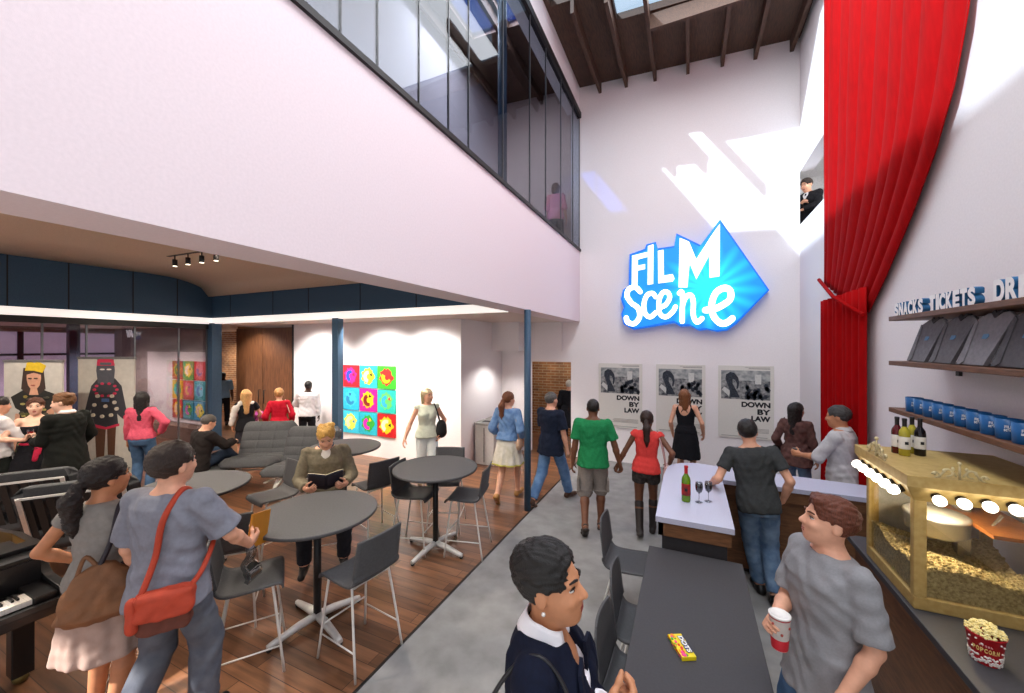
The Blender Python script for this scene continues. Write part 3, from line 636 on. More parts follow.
        for sg in (-1, 1):
            S.s(el(H(sg * .031, .099, .006), A3(.018, .014, .011) * q, R), .012)
            S.u(rc(H(sg * .016, .087, .024), H(sg * .045, .078, .022), .0075 * q, .006 * q), .01); e((sg * .036, .068, -.026), (.022, .022, .018), .02)
            e((sg * .076, -.008, -.008), (.008, .02, .031), .006)
        S.u(rc(H(0, .088, .012), H(0, .108, -.024), .0075 * q, .0125 * q), .008)
        for sg in (-1, 1): S.u(rc(H(0, .1, -.027), H(sg * .012, .094, -.029), .009 * q, .008 * q), .006)
        S.u(rc(H(-.017, .084, -.055), H(.017, .084, -.055), .0085 * q, .0085 * q), .01); S.u(rc(H(-.012, .083, -.067), H(.012, .083, -.067), .0085 * q, .0085 * q), .01)
        s.bo = sdf_obj('body', S, s.h, skinmat(s.skin), s.root, s.k); return s
    def face(s, iris='#2a1a12', brow='#2a1a12', lips='#a8584e', look=0):
        q = s.hs * s.k; R = Matrix(s.Rh.tolist()); H = lambda *a: Vector((s.hc * s.k).tolist()) + R @ (Vector(a) * q)
        for sg in (-1, 1):
            b = MB(); b.ball(H(sg * .031, .0755, .005), (.0145 * q, .0122 * q, .0072 * q), 14, 10, 0, R); b.ball(H(sg * .031 + look, .0832, .005), (.0062 * q, .0052 * q, .0064 * q), 10, 8, 1, R); b.tube([H(sg * .017, .0865, .0085), H(sg * .031, .0895, .0125), H(sg * .046, .079, .0085)], [.0015 * q, .0028 * q, .0015 * q], 6, 2)
            b.build('eye', [mat('#d8d2ca', .3, name='eye_white'), mat(iris, .15, name='iris_' + iris.strip('#')), mat('#2a1c16', .6, name='eyelash')], s.root)
            b = MB(); b.tube([H(sg * .014, .0955, .027), H(sg * .03, .0935, .033), H(sg * .047, .079, .029)], [.004 * q, .0045 * q, .0025 * q], 6); b.build('eyebrow', hairmat(brow), s.root)
        b = MB(); b.tube([H(-.025, .0845, -.0595), H(-.012, .0945, -.057), H(0, .0965, -.0575), H(.012, .0945, -.057), H(.025, .0845, -.0595)], [.002 * q, .0045 * q, .0042 * q, .0045 * q, .002 * q], 8)
        b.tube([H(-.023, .084, -.061), H(-.01, .0935, -.066), H(.01, .0935, -.066), H(.023, .084, -.061)], [.002 * q, .0052 * q, .0052 * q, .002 * q], 8)
        b.build('lips', mat(lips, .4, name='lips_' + lips.strip('#')), s.root); return s
    def hair(s, col, style='short', vol=1.0, curl=0.0, part=None, line=0.0):
        S = SDF(); R, q = s.Rh, s.hs; H = lambda *a: s.hc + R @ (A3(*a) * q); v = vol
        e = .004 if style == 'shaved' else .0085 * v
        S.u(el(H(0, -.014, .034), A3(.077 + e, .098 + e, .088 + e) * q, R), .02)
        if style == 'tall': S.u(el(H(0, -.01, .085), A3(.07, .085, .05) * q, R), .03); S.u(el(H(0, -.075, .06), A3(.06, .045, .055) * q, R), .03)
        if style == 'messy':
            for a in range(9): S.u(el(H(.05 * math.sin(a * 2.3), -.02 + .06 * math.cos(a * 1.7), .088 + .008 * math.sin(a * 3)), A3(.035, .035, .026) * q, R), .02)
        if style == 'side': S.u(rc(H(-.03, .062, .088), H(.045, .05, .09), .026 * q, .024 * q), .03)
        S.s(el(H(0, .118, -.04), A3(.076, .08, .122 + line) * q, R), .012)
        for sg in (-1, 1): S.s(el(H(sg * .085, .045, -.045), A3(.04, .042, .07) * q, R), .01)
        if style in ('short', 'shaved', 'tall', 'messy', 'side'):
            S.i(plane(R @ A3(0, .45, -1), H(0, -.1, -.075)), .01)
            for sg in (-1, 1): S.s(el(H(sg * .08, 0, -.03), A3(.03, .026, .045) * q, R), .008)
        if style in ('long', 'longback', 'curly', 'pony', 'bob'):
            if style != 'pony':
                L = {'long': .27, 'longback': .33, 'curly': .2, 'bob': .12}[style]
                S.u(rc(H(0, -.055, .02), H(0, -.075, -L), .085 * q * v, .06 * q), .03)
                for sg in (-1, 1): S.u(rc(H(sg * .072, -.03, .02), H(sg * .07, -.05, -L * .85), .028 * q * v, .022 * q), .03)
            else:
                S.i(plane(R @ A3(0, .45, -1), H(0, -.1, -.085)), .01)
                S.u(el(H(0, -.115, -.005), A3(.026, .026, .026) * q, R), .01); S.u(rc(H(0, -.12, -.01), H(0, -.155, -.09), .03 * q, .045 * q), .01)
                S.u(rc(H(0, -.155, -.09), H(-.01, -.14, -.24), .045 * q * v, .034 * q), .02); S.u(rc(H(-.01, -.14, -.24), H(-.015, -.12, -.33), .034 * q * v, .012 * q), .02)
        if style == 'bun': S.i(plane(R @ A3(0, .45, -1), H(0, -.1, -.085)), .01); S.u(el(H(0, -.12, .03), A3(.045, .04, .045) * q, R), .02)
        am = .0014 + curl * .8
        S.disp = lambda P: am * (np.sin(95 * P[:, 0] + 6 * np.sin(40 * P[:, 2])) * np.sin(70 * P[:, 1] + 5 * np.sin(50 * P[:, 2] + 1)) + .5 * np.sin(120 * P[:, 2] + 8 * np.sin(60 * P[:, 0])))
        o = sdf_obj('hair', S, min(s.h, .009), hairmat(col), s.root, s.k); return s
    def top(s, m, name='shirt', e=.014, sleeve=.6, hem=-.1, neck=(.07, .06), vneck=0, flare=.0, cuff=.012, wr=.004, waist=0, back_low=0, arms=True, folds=0, hemz=None, strapless=False, front_open=0):
        S = SDF(); T = s.T; b = s.bd; f = .92 if s.fem else 1
        pr = [p for p in s.prof(e) if p[0] > -.1 and p[0] < .5]
        if waist: pr = [(z, max(w, s.prof(e)[1][1] * waist), d + (waist - 1) * .02 + .004, c) for z, w, d, c in pr]
        base = pr[0]; pr.append((.515, .075 + e, .06 + e * .6, -.014))
        pr = [(z, w_ + (.012 if z < .12 else 0), d_ + (.014 if z < .12 else 0), c_) for z, w_, d_, c_ in pr]; base = pr[0]
        if hem < base[0]: pr.append((hem, base[1] + flare, base[2] + flare, base[3]))
        else: pr = [p for p in pr if p[0] > hem] + [(hem, np.interp(hem, [p[0] for p in sorted(pr)], [p[1] for p in sorted(pr)]) + flare, np.interp(hem, [p[0] for p in sorted(pr)], [p[2] for p in sorted(pr)]) + flare, 0)]
        S.u(loft(s.P, s.Rt, pr, 2.3, folds, (.1, hem)), .02)
        if s.fem:
            for sg in (-1, 1): S.u(el(T(sg * .068, .08, .335), A3(.06, .055, .06) + e * .8, s.Rt), .05)
        if arms and sleeve >= 0:
            for sd, sg in (('R', 1), ('L', -1)):
                sh, eb, wr_, hd, n, c = s.arm[sd]
                if not strapless: S.u(rc(T(sg * .08, -.012, .445), sh, .05 * f + e * .8, .047 * f * b + e * .8), .022)
                if sleeve > 0:
                    a = min(sleeve, 1); t = sh + (eb - sh) * a; S.u(rc(sh, t, .048 * f * b + e * .8, (.047 - .008 * a) * f * b + e * .8 + cuff) if sleeve > 1 else rcc(sh, t, .048 * f * b + e * .8, (.047 - .008 * a) * f * b + e * .8 + cuff, t, unit(eb - sh)), .014)
                    if sleeve > 1:
                        t2 = eb + (wr_ - eb) * (sleeve - 1); S.u(rcc(eb, t2, .039 * f * b + e * .8 + cuff, .03 * f + e * .7 + cuff, t2, unit(wr_ - eb)), .015)
        if strapless: S.i(plane(s.Rt @ A3(0, 0, 1), T(0, 0, .38)), .006)
        if neck: S.s(el(T(0, .0, .535), (neck[0], neck[0] * .95, neck[1]), s.Rt), .008)
        if vneck: S.s(el(T(0, .12, .47), (.045, .1, vneck), s.Rt), .008)
        if back_low: S.s(el(T(0, -.1, .48), (.1, .1, back_low), s.Rt), .01)
        S.disp = wrinkle(wr * .65, s.loc[0] * 3)
        sdf_obj(name, S, s.h, m, s.root, s.k); return s
    def pants(s, m, name='trousers', e=.014, ln=1.93, wr=.004, waist=.12, wide=.01, cap=None):
        S = SDF(); b = s.bd
        pe = s.prof(.006); S.u(loft(s.P, s.Rt, [p for p in pe if p[0] < waist] + [(waist, np.interp(waist, [p[0] for p in pe], [p[1] for p in pe]), np.interp(waist, [p[0] for p in pe], [p[2] for p in pe]), 0)]), .02)
        for sd in 'RL':
            hp, kn, an, toe, pt = s.leg[sd]; a = min(ln, 1); t = hp + (kn - hp) * a
            A_ = (hp, t, .088 * b + e * .7, (.088 - .03 * a) * b + e + wide * .5)
            S.u(rc(*A_) if ln > 1 else rcc(*A_, t, unit(kn - hp)), .02)
            if ln > 1:
                t2 = kn + (an - kn) * (ln - 1); S.u(rcc(kn, t2, .06 * b + e + wide * .5, (.058 - .018 * (ln - 1)) * b + e + wide, t2, unit(an - kn)), .015)
        S.disp = wrinkle(wr * .6, s.loc[1]); sdf_obj(name, S, s.h, m, s.root, s.k); return s
    def skirt(s, m, name='skirt', top=.13, hem=-.45, w=.26, d=.22, e=.014, folds=.008, mid=None):
        S = SDF(); p = s.prof(e); zz = [q[0] for q in p]
        pr = [(z, np.interp(z, zz, [q[1] for q in p]), np.interp(z, zz, [q[2] for q in p]), 0) for z in (top, .06, -.03)]
        pr += [(-.13, max(pr[-1][1] + .005, (pr[-1][1] * 2 + w) / 3), max(pr[-1][2] + .012, (pr[-1][2] * 2 + d) / 3), 0), (hem, w, d, 0)]
        S.u(loft(s.P, rotm(), pr, 2.1, folds, (0, hem)), .01); S.disp = wrinkle(.002, s.loc[0]); sdf_obj(name, S, s.h, m, s.root, s.k); return s
    def shoes(s, m, name='shoe', high=0, heel=0, open_=False):
        for sd in 'RL':
            S = SDF(); hp, kn, an, toe, pt = s.leg[sd]; hl, to, R = s.footpts(sd); dn = R @ A3(0, 0, -1)
            if open_:
                S.u(rc(hl + dn * .02, to + dn * .012, .04, .037), .01); S.i(plane(R @ A3(0, 0, 1), hl + dn * .012), .003)
                for t in (.35, .75): S.u(rc(hl + (to - hl) * t - (R @ A3(.035, 0, -.005)), hl + (to - hl) * t + R @ A3(.035, 0, .005), .02, .02), .005)
                S.u(rc(an + R @ A3(-.0, -.03, -.02), an + R @ A3(0, .03, -.02), .034, .034), .005)
            else:
                S.u(rc(hl, to, .039, .034), .01); S.u(rc(an + dn * .01, (hl + to) / 2, .042, .036), .02); S.u(rc(an + dn * .01, hl, .042, .038), .02)
                S.s((lambda P, c0=hl + dn * .033, dd=dn: -np.minimum((P - c0) @ dd, .3 - np.linalg.norm(P - c0, axis=1)), hl - .3, hl + .3), .004)
                if high: S.u(rc(an, an + (kn - an) * high, .047, .062), .02)
                elif not heel: S.i(plane(kn - an, an + (kn - an) * .05), .006)
            sdf_obj(name, S, min(s.h, .01), m, s.root, s.k)
        return s
    def blob(s, name, prims, m, k=.02, disp=None, h=None, cuts=()):
        S = SDF()
        for p in prims: S.u(p, k)
        for c in cuts: S.s(c, .006)
        if disp: S.disp = disp
        return sdf_obj(name, S, h or s.h, m, s.root, s.k)
    def strap(s, name, pts, w, m, parent=None):
        b = MB(); P = [Vector((np.asarray(p) * s.k).tolist()) for p in smooth_path(pts, 6)]
        b.tube(P, w * s.k, 6); return b.build(name, m, parent or s.root)
    def collar(s, m, r=.066, h=.035, tall=.0, op=.25):
        """turned-down shirt collar around the neck"""
        R = Matrix(s.Rt.tolist()); k = s.k; o = Vector(s.T(0, -.012, .505).tolist())
        def fn(u, v):
            a = (op + (2 * PI - 2 * op) * u) + PI / 2; rr = r + (.012 + .02 * abs(math.cos(a - PI / 2)) ** 2) * v
            z = .045 + tall - (h + .02 * max(0, math.cos(a - PI / 2))) * v - .03 * max(0, math.sin(a))
            return (o + R @ Vector((rr * math.cos(a), rr * math.sin(a) * .95, z))) * k
        b = MB(); b.grid(fn, 28, 4, thick=.004); b.build('collar', m, s.root); return s
    def w(s, p):
        """a point of the figure's own frame (1.75 m scale) in the room"""
        p = np.asarray(p, float) * s.k; c, n = math.cos(s.rz), math.sin(s.rz); return Vector((s.loc[0] + c * p[0] - n * p[1], s.loc[1] + n * p[0] + c * p[1], s.loc[2] + p[2]))
    def grip(s, sd, f=.06, out=.02):
        sh, eb, wr, h, n, c = s.arm[sd]; n = unit(np.asarray(n, float) - h * (np.asarray(n, float) @ h)); return wr + h * f + n * out
# ================================================================ furniture
GREYP = mat('#474749', .6, 0, .12, 60, bump=.05, bscale=200, name='charcoal_plywood'); CHROME = mat('#c9c9c9', .25, .8, .05, 30, name='satin_steel'); PALEM = mat('#d6d4d0', .4, .3, .05, 30, name='pale_steel')
GREYC = mat('#444547', .85, 0, .12, 50, bump=.2, bscale=120, name='charcoal_cushion'); BLK = mat('#121214', .4, 0, .1, 40, name='black_paint'); BLKG = mat('#151516', .3, 0, .1, 40, coat=.3, name='black_lacquer')
def make_chair(hs, label, loc, rz, tall=True):
    t = thing('bar_chair' if tall else 'dining_chair', label, 'chair', loc, rz, 'charcoal bar chairs' if tall else 'chairs along the dark table')
    sec = smooth_path([(.225, hs - .045), (.21, hs - .008), (.16, hs), (.0, hs - .012), (-.13, hs - .01), (-.185, hs + .02), (-.205, hs + .08), (-.225, hs + .2), (-.25, hs + .34)], 4) if tall else smooth_path([(.23, hs - .03), (.2, hs), (.0, hs - .012), (-.15, hs - .01), (-.2, hs + .03), (-.22, hs + .1), (-.235, hs + .22), (-.255, hs + .37)], 4)
    n = len(sec) - 1; kb = next(i for i, p in enumerate(sec) if p[1] > hs + .03 and p[0] < 0)
    def shell(a, c):
        def fn(u, v):
            x = a + (c - a) * u; i = min(int(x), n - 1); f = x - i; y = sec[i][0] + (sec[i + 1][0] - sec[i][0]) * f; z = sec[i][1] + (sec[i + 1][1] - sec[i][1]) * f
            w = .215 - .012 * max(0, (z - hs) / .35); s = 2 * v - 1
            if not tall and z > hs + .27: w *= math.sqrt(max(.05, 1 - ((z - hs - .27) / .115) ** 2 * .55))
            return (w * s, y + (.018 * s * s if z > hs + .06 else 0), z - (.0 if z > hs + .06 else .012 * (1 - s * s)))
        return fn
    b = MB(); b.grid(shell(0, kb), 20, 10, thick=.013); b.build('seat', GREYP, t)
    b = MB(); b.grid(shell(kb, n), 16, 10, thick=.013); b.build('backrest', GREYP, t)
    for sx in (-1, 1):
        for fy, ft in ((.15, .225), (-.13, -.235)):
            b = MB(); b.tube(smooth_path([(0, fy, hs - .048), (sx * .15, fy, hs - .05), (sx * .175, fy * 1.05, hs - .085), (sx * .22, ft, .006)], 4), .0095 if tall else .01, 8); b.build('leg', PALEM, t)
    if tall:
        b = MB(); z = .27; g = lambda sx, fy, ft: (sx * (.175 + .045 * (1 - z / hs)), fy + (ft - fy) * (1 - z / (hs)), z)
        b.tube([g(-1, .15, .225), g(1, .15, .225)], .007, 8); b.build('footrest', PALEM, t)
        b = MB(); z = .2; b.tube([g(-1, .15, .225), g(-1, -.13, -.235)], .006, 8); b.build('rail', PALEM, t); b = MB(); b.tube([g(1, .15, .225), g(1, -.13, -.235)], .006, 8); b.build('rail', PALEM, t)
    return t
def make_table(r, z, label, loc, rz=0):
    t = thing('bar_table', label, 'table', loc, rz, 'round charcoal bar tables')
    b = MB(); b.lathe([(r - .006, z - .028), (r, z - .022), (r, z - .004), (r - .006, z)], 64); b.build('tabletop', GREYP, t)
    b = MB(); b.lathe([(.14, z - .04), (.14, z - .028)], 24); b.lathe([(.032, .08), (.032, z - .035)], 20); b.build('post', BLK, t)
    for k in range(4):
        a = PI / 4 + k * PI / 2 + .2; c, s = math.cos(a), math.sin(a)
        b = MB(); b.tube([(0, 0, .085), (c * .15, s * .15, .075), (c * .36, s * .36, .04), (c * .4, s * .4, .036)], [.034, .034, .026, .02], 10); b.build('base_leg', PALEM, t)
        b = MB(); b.lathe([(.02, 0), (.022, .02)], 12, (c * .385, s * .385, 0)); b.build('foot_glide', BLK, t)
    return t
T1 = make_table(.5, 1.0, 'round charcoal bar table in front of the man reading', (-2.98, 2.39, 0), .35)
T2 = dup(T1, (-2.78, 3.86, 0), .5, 'round charcoal bar table close to the slender balcony column')
T3 = dup(T1, (-4.72, 2.3, 0), .9, 'round charcoal bar table in front of the couple with shoulder bags')
T4 = dup(T1, (-4.55, 4.1, 0), .2, 'round charcoal bar table behind the man reading')
def aim(x, y, tx, ty): return math.atan2(-(tx - x), ty - y)
ch0 = None
for x, y, rz, lab in ((-3.08, 1.88, -.62, 'bar chair at the front table, nearest the man with the orange bag'),
                      (-2.4, 2.32, aim(-2.4, 2.32, -2.98, 2.42) + .05, 'bar chair pushed in at the front table, nearest the concrete strip'),
                      (-3.75, 2.12, aim(-3.75, 2.12, -4.6, 2.3) - .5, 'bar chair with its back to the front table, facing the next table'),
                      (-3.05, 3.82, aim(-3.05, 3.82, -2.7, 3.9), 'bar chair at the table by the column, turned side on beside the man reading'),
                      (-2.42, 4.02, aim(-2.42, 4.02, -2.9, 3.9), 'bar chair at the table by the column, nearest the walking woman in the denim jacket'),
                      (-3.0, 4.42, aim(-3.0, 4.42, -2.78, 3.86), 'bar chair on the far side of the table by the column'),
                      (-3.72, 3.85, aim(-3.72, 3.85, -4.5, 4.1), 'bar chair behind the right shoulder of the man reading'),
                      (-3.78, 2.98, aim(-3.78, 2.98, -3.0, 2.4), 'bar chair the man reading sits on'),
                      (-4.55, 3.05, aim(-4.55, 3.05, -4.7, 2.3), 'bar chair on the far side of the table before the couple')):
    if ch0 is None: ch0 = make_chair(.68, lab, (x, y, 0), rz)
    else: dup(ch0, (x, y, 0), rz, lab)
dc = make_chair(.46, 'charcoal dining chair at the dark table, nearest the woman in the navy coat', (-.24, 2.38, 0), -PI / 2 - .04, False)
dup(dc, (-.26, 2.92, 0), -PI / 2 + .03, 'charcoal dining chair at the far end of the dark table')
dup(dc, (-.5, 3.75, 0), -PI / 2, 'charcoal dining chair beside the white topped counter')
# ---- dark table, counters
b = MB(); t = thing('long_table', 'long charcoal table butted against the white topped counter', 'table', (.035, 2.4, 0))
b.box(-.345, .345, -.47, 1.1, .7, .75); b.build('tabletop', mat('#3a393c', .65, 0, .1, 80, bump=.05, name='charcoal_laminate'), t, bevel=.004)
for y in (-.4, 1.0): b = MB(); b.box(-.27, .27, y, y + .05, 0, .7); b.build('leg_panel', mat('#2b2a2c', .6, name='charcoal_panel'), t)
b = MB(); b.box(-.02, .02, -.38, 1.0, .5, .7); b.build('stretcher', mat('#2b2a2c', .6, name='charcoal_panel'), t)
QUARTZ = mat('#b9b9cc', .35, 0, .05, 90, name='pale_quartz')
t = thing('bar_counter', 'pale topped serving counter with walnut front, turning toward the curtain', 'counter', (0, 0, 0))
pts = [(-.26, 3.52), (.33, 3.52), (.33, 4.78), (XR - .005, 4.78), (XR - .005, 5.2), (.3, 5.3)]
for k in range(9): a = PI / 2 + k * PI / 16; pts.append((.12 + .36 * math.cos(a) * 1.0, 4.95 + .38 * math.sin(a)))
pts.append((-.26, 4.7)); b = MB(); b.prism(pts, .955, 1.0, lambda x, y, d: (x, y, d)); b.build('worktop', QUARTZ, t)
b = MB(); b.box(-.2, .27, 3.57, 4.9, .06, .955); b.box(.27, XR - .02, 4.84, 5.12, .06, .955); b.build('body', COUNTW, t)
b = MB(); b.box(-.24, .31, 3.535, 3.57, .84, .955); b.box(-.24, -.2, 3.535, 4.9, .84, .955); b.box(.27, .31, 3.55, 4.83, .84, .955); b.box(.3, XR - .02, 4.8, 4.845, .84, .955); b.build('apron', COUNTW, t)
b = MB(); b.box(-.21, .28, 3.55, 3.57, .06, .84); b.build('end_panel', mat('#29272a', .6, name='dark_end_panel'), t)
b = MB(); b.box(-.17, .24, 3.6, 4.9, 0, .06); b.box(.24, XR - .05, 4.9, 5.1, 0, .06); b.build('kick_board', DARKM, t)
b = MB(); b.box(.6, .612, 4.832, 4.842, .06, .84); b.box(1.2, 1.212, 4.832, 4.842, .06, .84); b.build('panel_joint', LINE, t)
t = thing('snack_counter', 'walnut fronted counter with dark grey top below the wall shelves', 'counter', (0, 0, 0))
b = MB(); b.box(1.11, XR - .005, .3, 3.8, .96, 1.0); b.build('worktop', mat('#3d3c3f', .5, 0, .1, 60, name='dark_slate'), t, bevel=.004)
b = MB(); b.box(1.15, XR - .01, .35, 3.76, .06, .96); b.build('body', COUNTW, t)
b = MB(); b.box(1.2, XR - .03, .4, 3.7, 0, .06); b.build('kick_board', DARKM, t)
# things on the counter and table
GRN = glass('#7fae2a', .12, 'green_bottle_glass')
def wine(name, label, loc, h, body, foil, labc, group=None):
    k = h / .32; t = thing(name, label, 'bottle', loc, 0, group)
    pr = [(.034, 0), (.038, .006), (.038, .19), (.034, .215), (.02, .24), (.0145, .255), (.014, .305), (.0155, .307), (.0155, .318), (.012, .32)]
    b = MB(); b.lathe([(r * k, z * k) for r, z in pr], 28); b.build('glass_body', body, t)
    b = MB(); b.lathe([(.0385 * k, .06 * k), (.0388 * k, .065 * k), (.0388 * k, .16 * k), (.0385 * k, .165 * k)], 28, closed=False); b.build('paper_label', labc, t)
    b = MB(); b.lathe([(.0155 * k, .25 * k), (.0152 * k, .26 * k), (.0152 * k, .3 * k), (.0168 * k, .305 * k), (.0168 * k, .322 * k), (.012 * k, .324 * k)], 20); b.build('foil_cap', foil, t)
    b = MB(); b.box(-.012 * k, .012 * k, -.0398 * k, -.0388 * k, .1 * k, .125 * k); b.build('label_mark', INK, t)
    return t
RED = mat('#b0121c', .35, name='red_foil'); BLKF = mat('#151112', .35, name='black_foil'); WLAB = mat('#e6e2da', .6, name='white_label')
wine('wine_bottle', 'green wine bottle with red cap on the pale counter', (-.025, 3.98, 1.0), .33, mat('#6f9a20', .1, 0, .1, trans=.35, name='olive_glass'), RED, mat('#2a1614', .5, 0, .6, 20, second='#c01c1c', name='dark_red_label'))
for x, y, lab in ((.085, 4.0, 'stemmed glass of dark wine nearer the green bottle'), (.165, 4.06, 'stemmed glass of dark wine nearer the man in the dark T-shirt')):
    t = thing('wine_glass', lab, 'glass', (x, y, 1.0), 0, 'wine glasses on the pale counter')
    b = MB(); b.lathe([(.03, 0), (.031, .003), (.006, .006), (.0035, .02), (.0035, .075), (.008, .085)], 24); b.build('stem', glass('#d8dade', .15, 'stem_glass'), t)
    b = MB(); b.lathe([(.006, .085), (.024, .1), (.032, .125), (.033, .15), (.029, .185), (.028, .185), (.031, .15), (.03, .126), (.022, .103), (.004, .09)], 28, closed=False); b.build('bowl', glass('#b9bcc2', .15, 'bowl_glass'), t)
    b = MB(); b.lathe([(.004, .09), (.022, .103), (.03, .127), (.0315, .15), (.0305, .165)], 24); b.build('wine', mat('#1c1a20', .15, name='dark_wine'), t)
# candy box
p0 = onz(666, 640, .755); t = thing('candy_box', 'flat yellow candy box with DOTS lettering on the dark table', 'box', (-.038, 2.375, .7505), math.radians(-62))
b = MB(); b.box(-.085, .085, -.04, .04, 0, .022); b.build('carton', mat('#e8d014', .4, 0, .05, name='carton_yellow'), t, bevel=.002)
b = MB(); f = lambda x, y, d: (x, y, d)
for k in range(26):
    x = -.082 + .164 * random.random(); y = -.04 + .034 * random.random(); c = random.randrange(4)
    b.prism([(max(-.085, min(.085, x + .011 * math.cos(q))), max(-.04, y + .007 * math.sin(q))) for q in (0, 1.05, 2.1, 3.14, 4.2, 5.25)], .0215, .0228 + .0001 * k, f, c)
    b.bbox((x, -.0402, .004 + .014 * random.random()), (.016, .001, .008), None, c)
b.build('printed_fruit', [mat('#e0301c', .5, name='print_red'), mat('#e83a8a', .5, name='print_pink'), mat('#2f9a34', .5, name='print_green'), mat('#f08a1c', .5, name='print_orange')], t)
text_obj('title', 'DOTS', .03, .0006, frameM((-.062, .002, .0262), (1, 0, 0), (0, 1, 0)), mat('#1c2a6a', .5, name='print_navy'), t, bold=.0045, fit=(.124, .034))
text_obj('title', 'DOTS', .03, .0006, frameM((-.058, .006, .0274), (1, 0, 0), (0, 1, 0)), mat('#f4f2ea', .5, name='print_white'), t, bold=.001, fit=(.116, .026))
# popcorn bucket
t = thing('popcorn_bucket', 'red and white bucket heaped with yellow popcorn, lettered POPCORN', 'bucket', (1.245, 2.535, 1.0), 0)
hB, r0, r1 = .125, .047, .062
RB = mat('#b3121e', .5, name='bucket_red'); b = MB(); b.lathe([(r0, 0), (r0, .002), (r1, hB), (r1 + .003, hB + .002), (r1 + .003, hB + .007), (r1 - .001, hB + .007), (r1 - .003, hB - .002), (r0 - .003, .004)], 40); b.build('tub', RB, t)
def onb(a, z, e=0): r = r0 + (r1 - r0) * z / hB + .0012 + e; return (r * math.cos(a), r * math.sin(a), z)
b = MB()
for k in range(150):
    a = 2 * PI * k / 150 * 7.3; z = .004 + .04 * random.random() + .012 * max(0, math.cos(a * 3)) ** 2; b.ball(onb(a, z, -.002), (.0055, .0055, .005), 6, 4)
b.build('popcorn_print', mat('#e4ddd6', .6, 0, .2, 90, name='print_cream'), t); b = MB()
for a, z in ((-2.9, .11), (-2.5, .115), (-2.2, .1), (-1.2, .112), (-.9, .1), (-3.1, .085), (-1.0, .07), (-2.75, .07)): b.ball(onb(a, z), (.005, .005, .004), 6, 4)
b.build('kernel_print', mat('#e4ddd6', .6, 0, .2, 90, name='print_cream'), t)
AC = math.atan2(-2.535, -1.245) + .03
for wd, z, hh, span, colr in (('POPCORN', .062, .021, 1.5, '#e8c87a'), ('Fresh', .09, .009, .7, '#e0a0a0')):
    n = len(wd)
    for i, chh in enumerate(wd):
        a = AC + (i - (n - 1) / 2) * span / n; rad = Vector((math.cos(a), math.sin(a), 0)); x = Vector((-math.sin(a), math.cos(a), 0)); p = Vector(onb(a, z, .0012)); w = span / n * .058 * .8
        text_obj('letter', chh, .02, .0006, frameM(p - x * w / 2, x, (rad * .12 + Vector((0, 0, 1))).normalized()), mat(colr, .5, name='print_' + colr[1:]), t, bold=.0008, fit=(w, hh))
PC = mat('#e8cf76', .8, 0, .25, 120, second='#f4e7b0', name='popcorn_yellow'); b = MB(); R_ = random.Random(3)
for k in range(230):
    r = r1 * math.sqrt(R_.random()) * .98; a = R_.random() * 2 * PI; zt = hB + .004 + .04 * (1 - (r / r1) ** 2) + .006 * R_.random()
    for j in range(3): b.ball((r * math.cos(a) + .005 * R_.uniform(-1, 1), r * math.sin(a) + .005 * R_.uniform(-1, 1), zt + .004 * R_.uniform(-1, 1)), .0042 + .002 * R_.random(), 6, 4)
o = b.build('popcorn', PC, t); o['kind'] = 'stuff'
# ---- popcorn machine
GOLD = mat('#c4a86a', .45, .25, .12, 30, second='#b29353', name='brass_paint')
X0, X1, Y0, Y1, Z0 = 1.13, 1.74, 2.87, 3.5, 1.0
t = thing('popcorn_machine', 'brass coloured popcorn machine with glass sides and a row of bulbs', 'popcorn machine', (0, 0, 0))
b = MB(); b.box(X0, X1, Y0, Y1, Z0, Z0 + .07); b.build('base', GOLD, t, bevel=.006)
for x, y in ((X0, Y0), (X1 - .06, Y0), (X0, Y1 - .04), (X1 - .06, Y1 - .04)):
    b = MB(); b.box(x, x + .055, y, y + .04, Z0 + .07, 1.62); b.build('corner_post', GOLD, t, bevel=.004)
b = MB(); e = .03
ring0 = [(X0, Y0), (X1, Y0), (X1, Y1), (X0, Y1)]; ring1 = [(X0 - .05, Y0 - .06), (X1 + .04, Y0 - .06), (X1 + .04, Y1 + .05), (X0 - .05, Y1 + .05)]
vs = [(x, y, 1.6) for x, y in ring0] + [(x, y, 1.69) for x, y in ring1] + [(x, y, 1.75) for x, y in ring1]
b.add(vs, [(3, 2, 1, 0), (8, 9, 10, 11)] + [(i + o_, (i + 1) % 4 + o_, (i + 1) % 4 + 4 + o_, i + 4 + o_) for o_ in (0, 4) for i in range(4)]); b.build('canopy', GOLD, t, bevel=.004)
PG = glass('#f2f0ea', .06, 'popcorn_glass')
for r in ((X0 + .05, X1 - .06, Y0 + .015, Y0 + .02, Z0 + .07, 1.6), (X0 + .015, X0 + .02, Y0 + .04, Y1 - .04, Z0 + .07, 1.6)): b = MB(); b.box(*r); b.build('glass_pane', PG, t)
b = MB(); b.box(X0 + .04, X1 - .02, Y1 - .02, Y1 - .012, Z0 + .07, 1.6); b.build('back_panel', mat('#b9b7b4', .4, .3, name='machine_steel'), t)
BULB = mat('#fff6e2', .3, 0, 0, emit=6, name='bulb_glow'); SOCK = mat('#1a1512', .4, name='bulb_socket')
for k in range(6):
    x = X0 + .075 + k * .094; b = MB(); b.lathe([(.02, 0), (.022, .02), (.018, .03)], 16, (0, 0, 0)); o = b.build('socket', SOCK, t); o.location = (x, Y0 - .028, 1.65); o.rotation_euler = (PI * .62, 0, 0)
    b = MB(); b.ball((0, 0, .045), (.027, .027, .03), 16, 10); q = b.build('bulb', BULB, o)
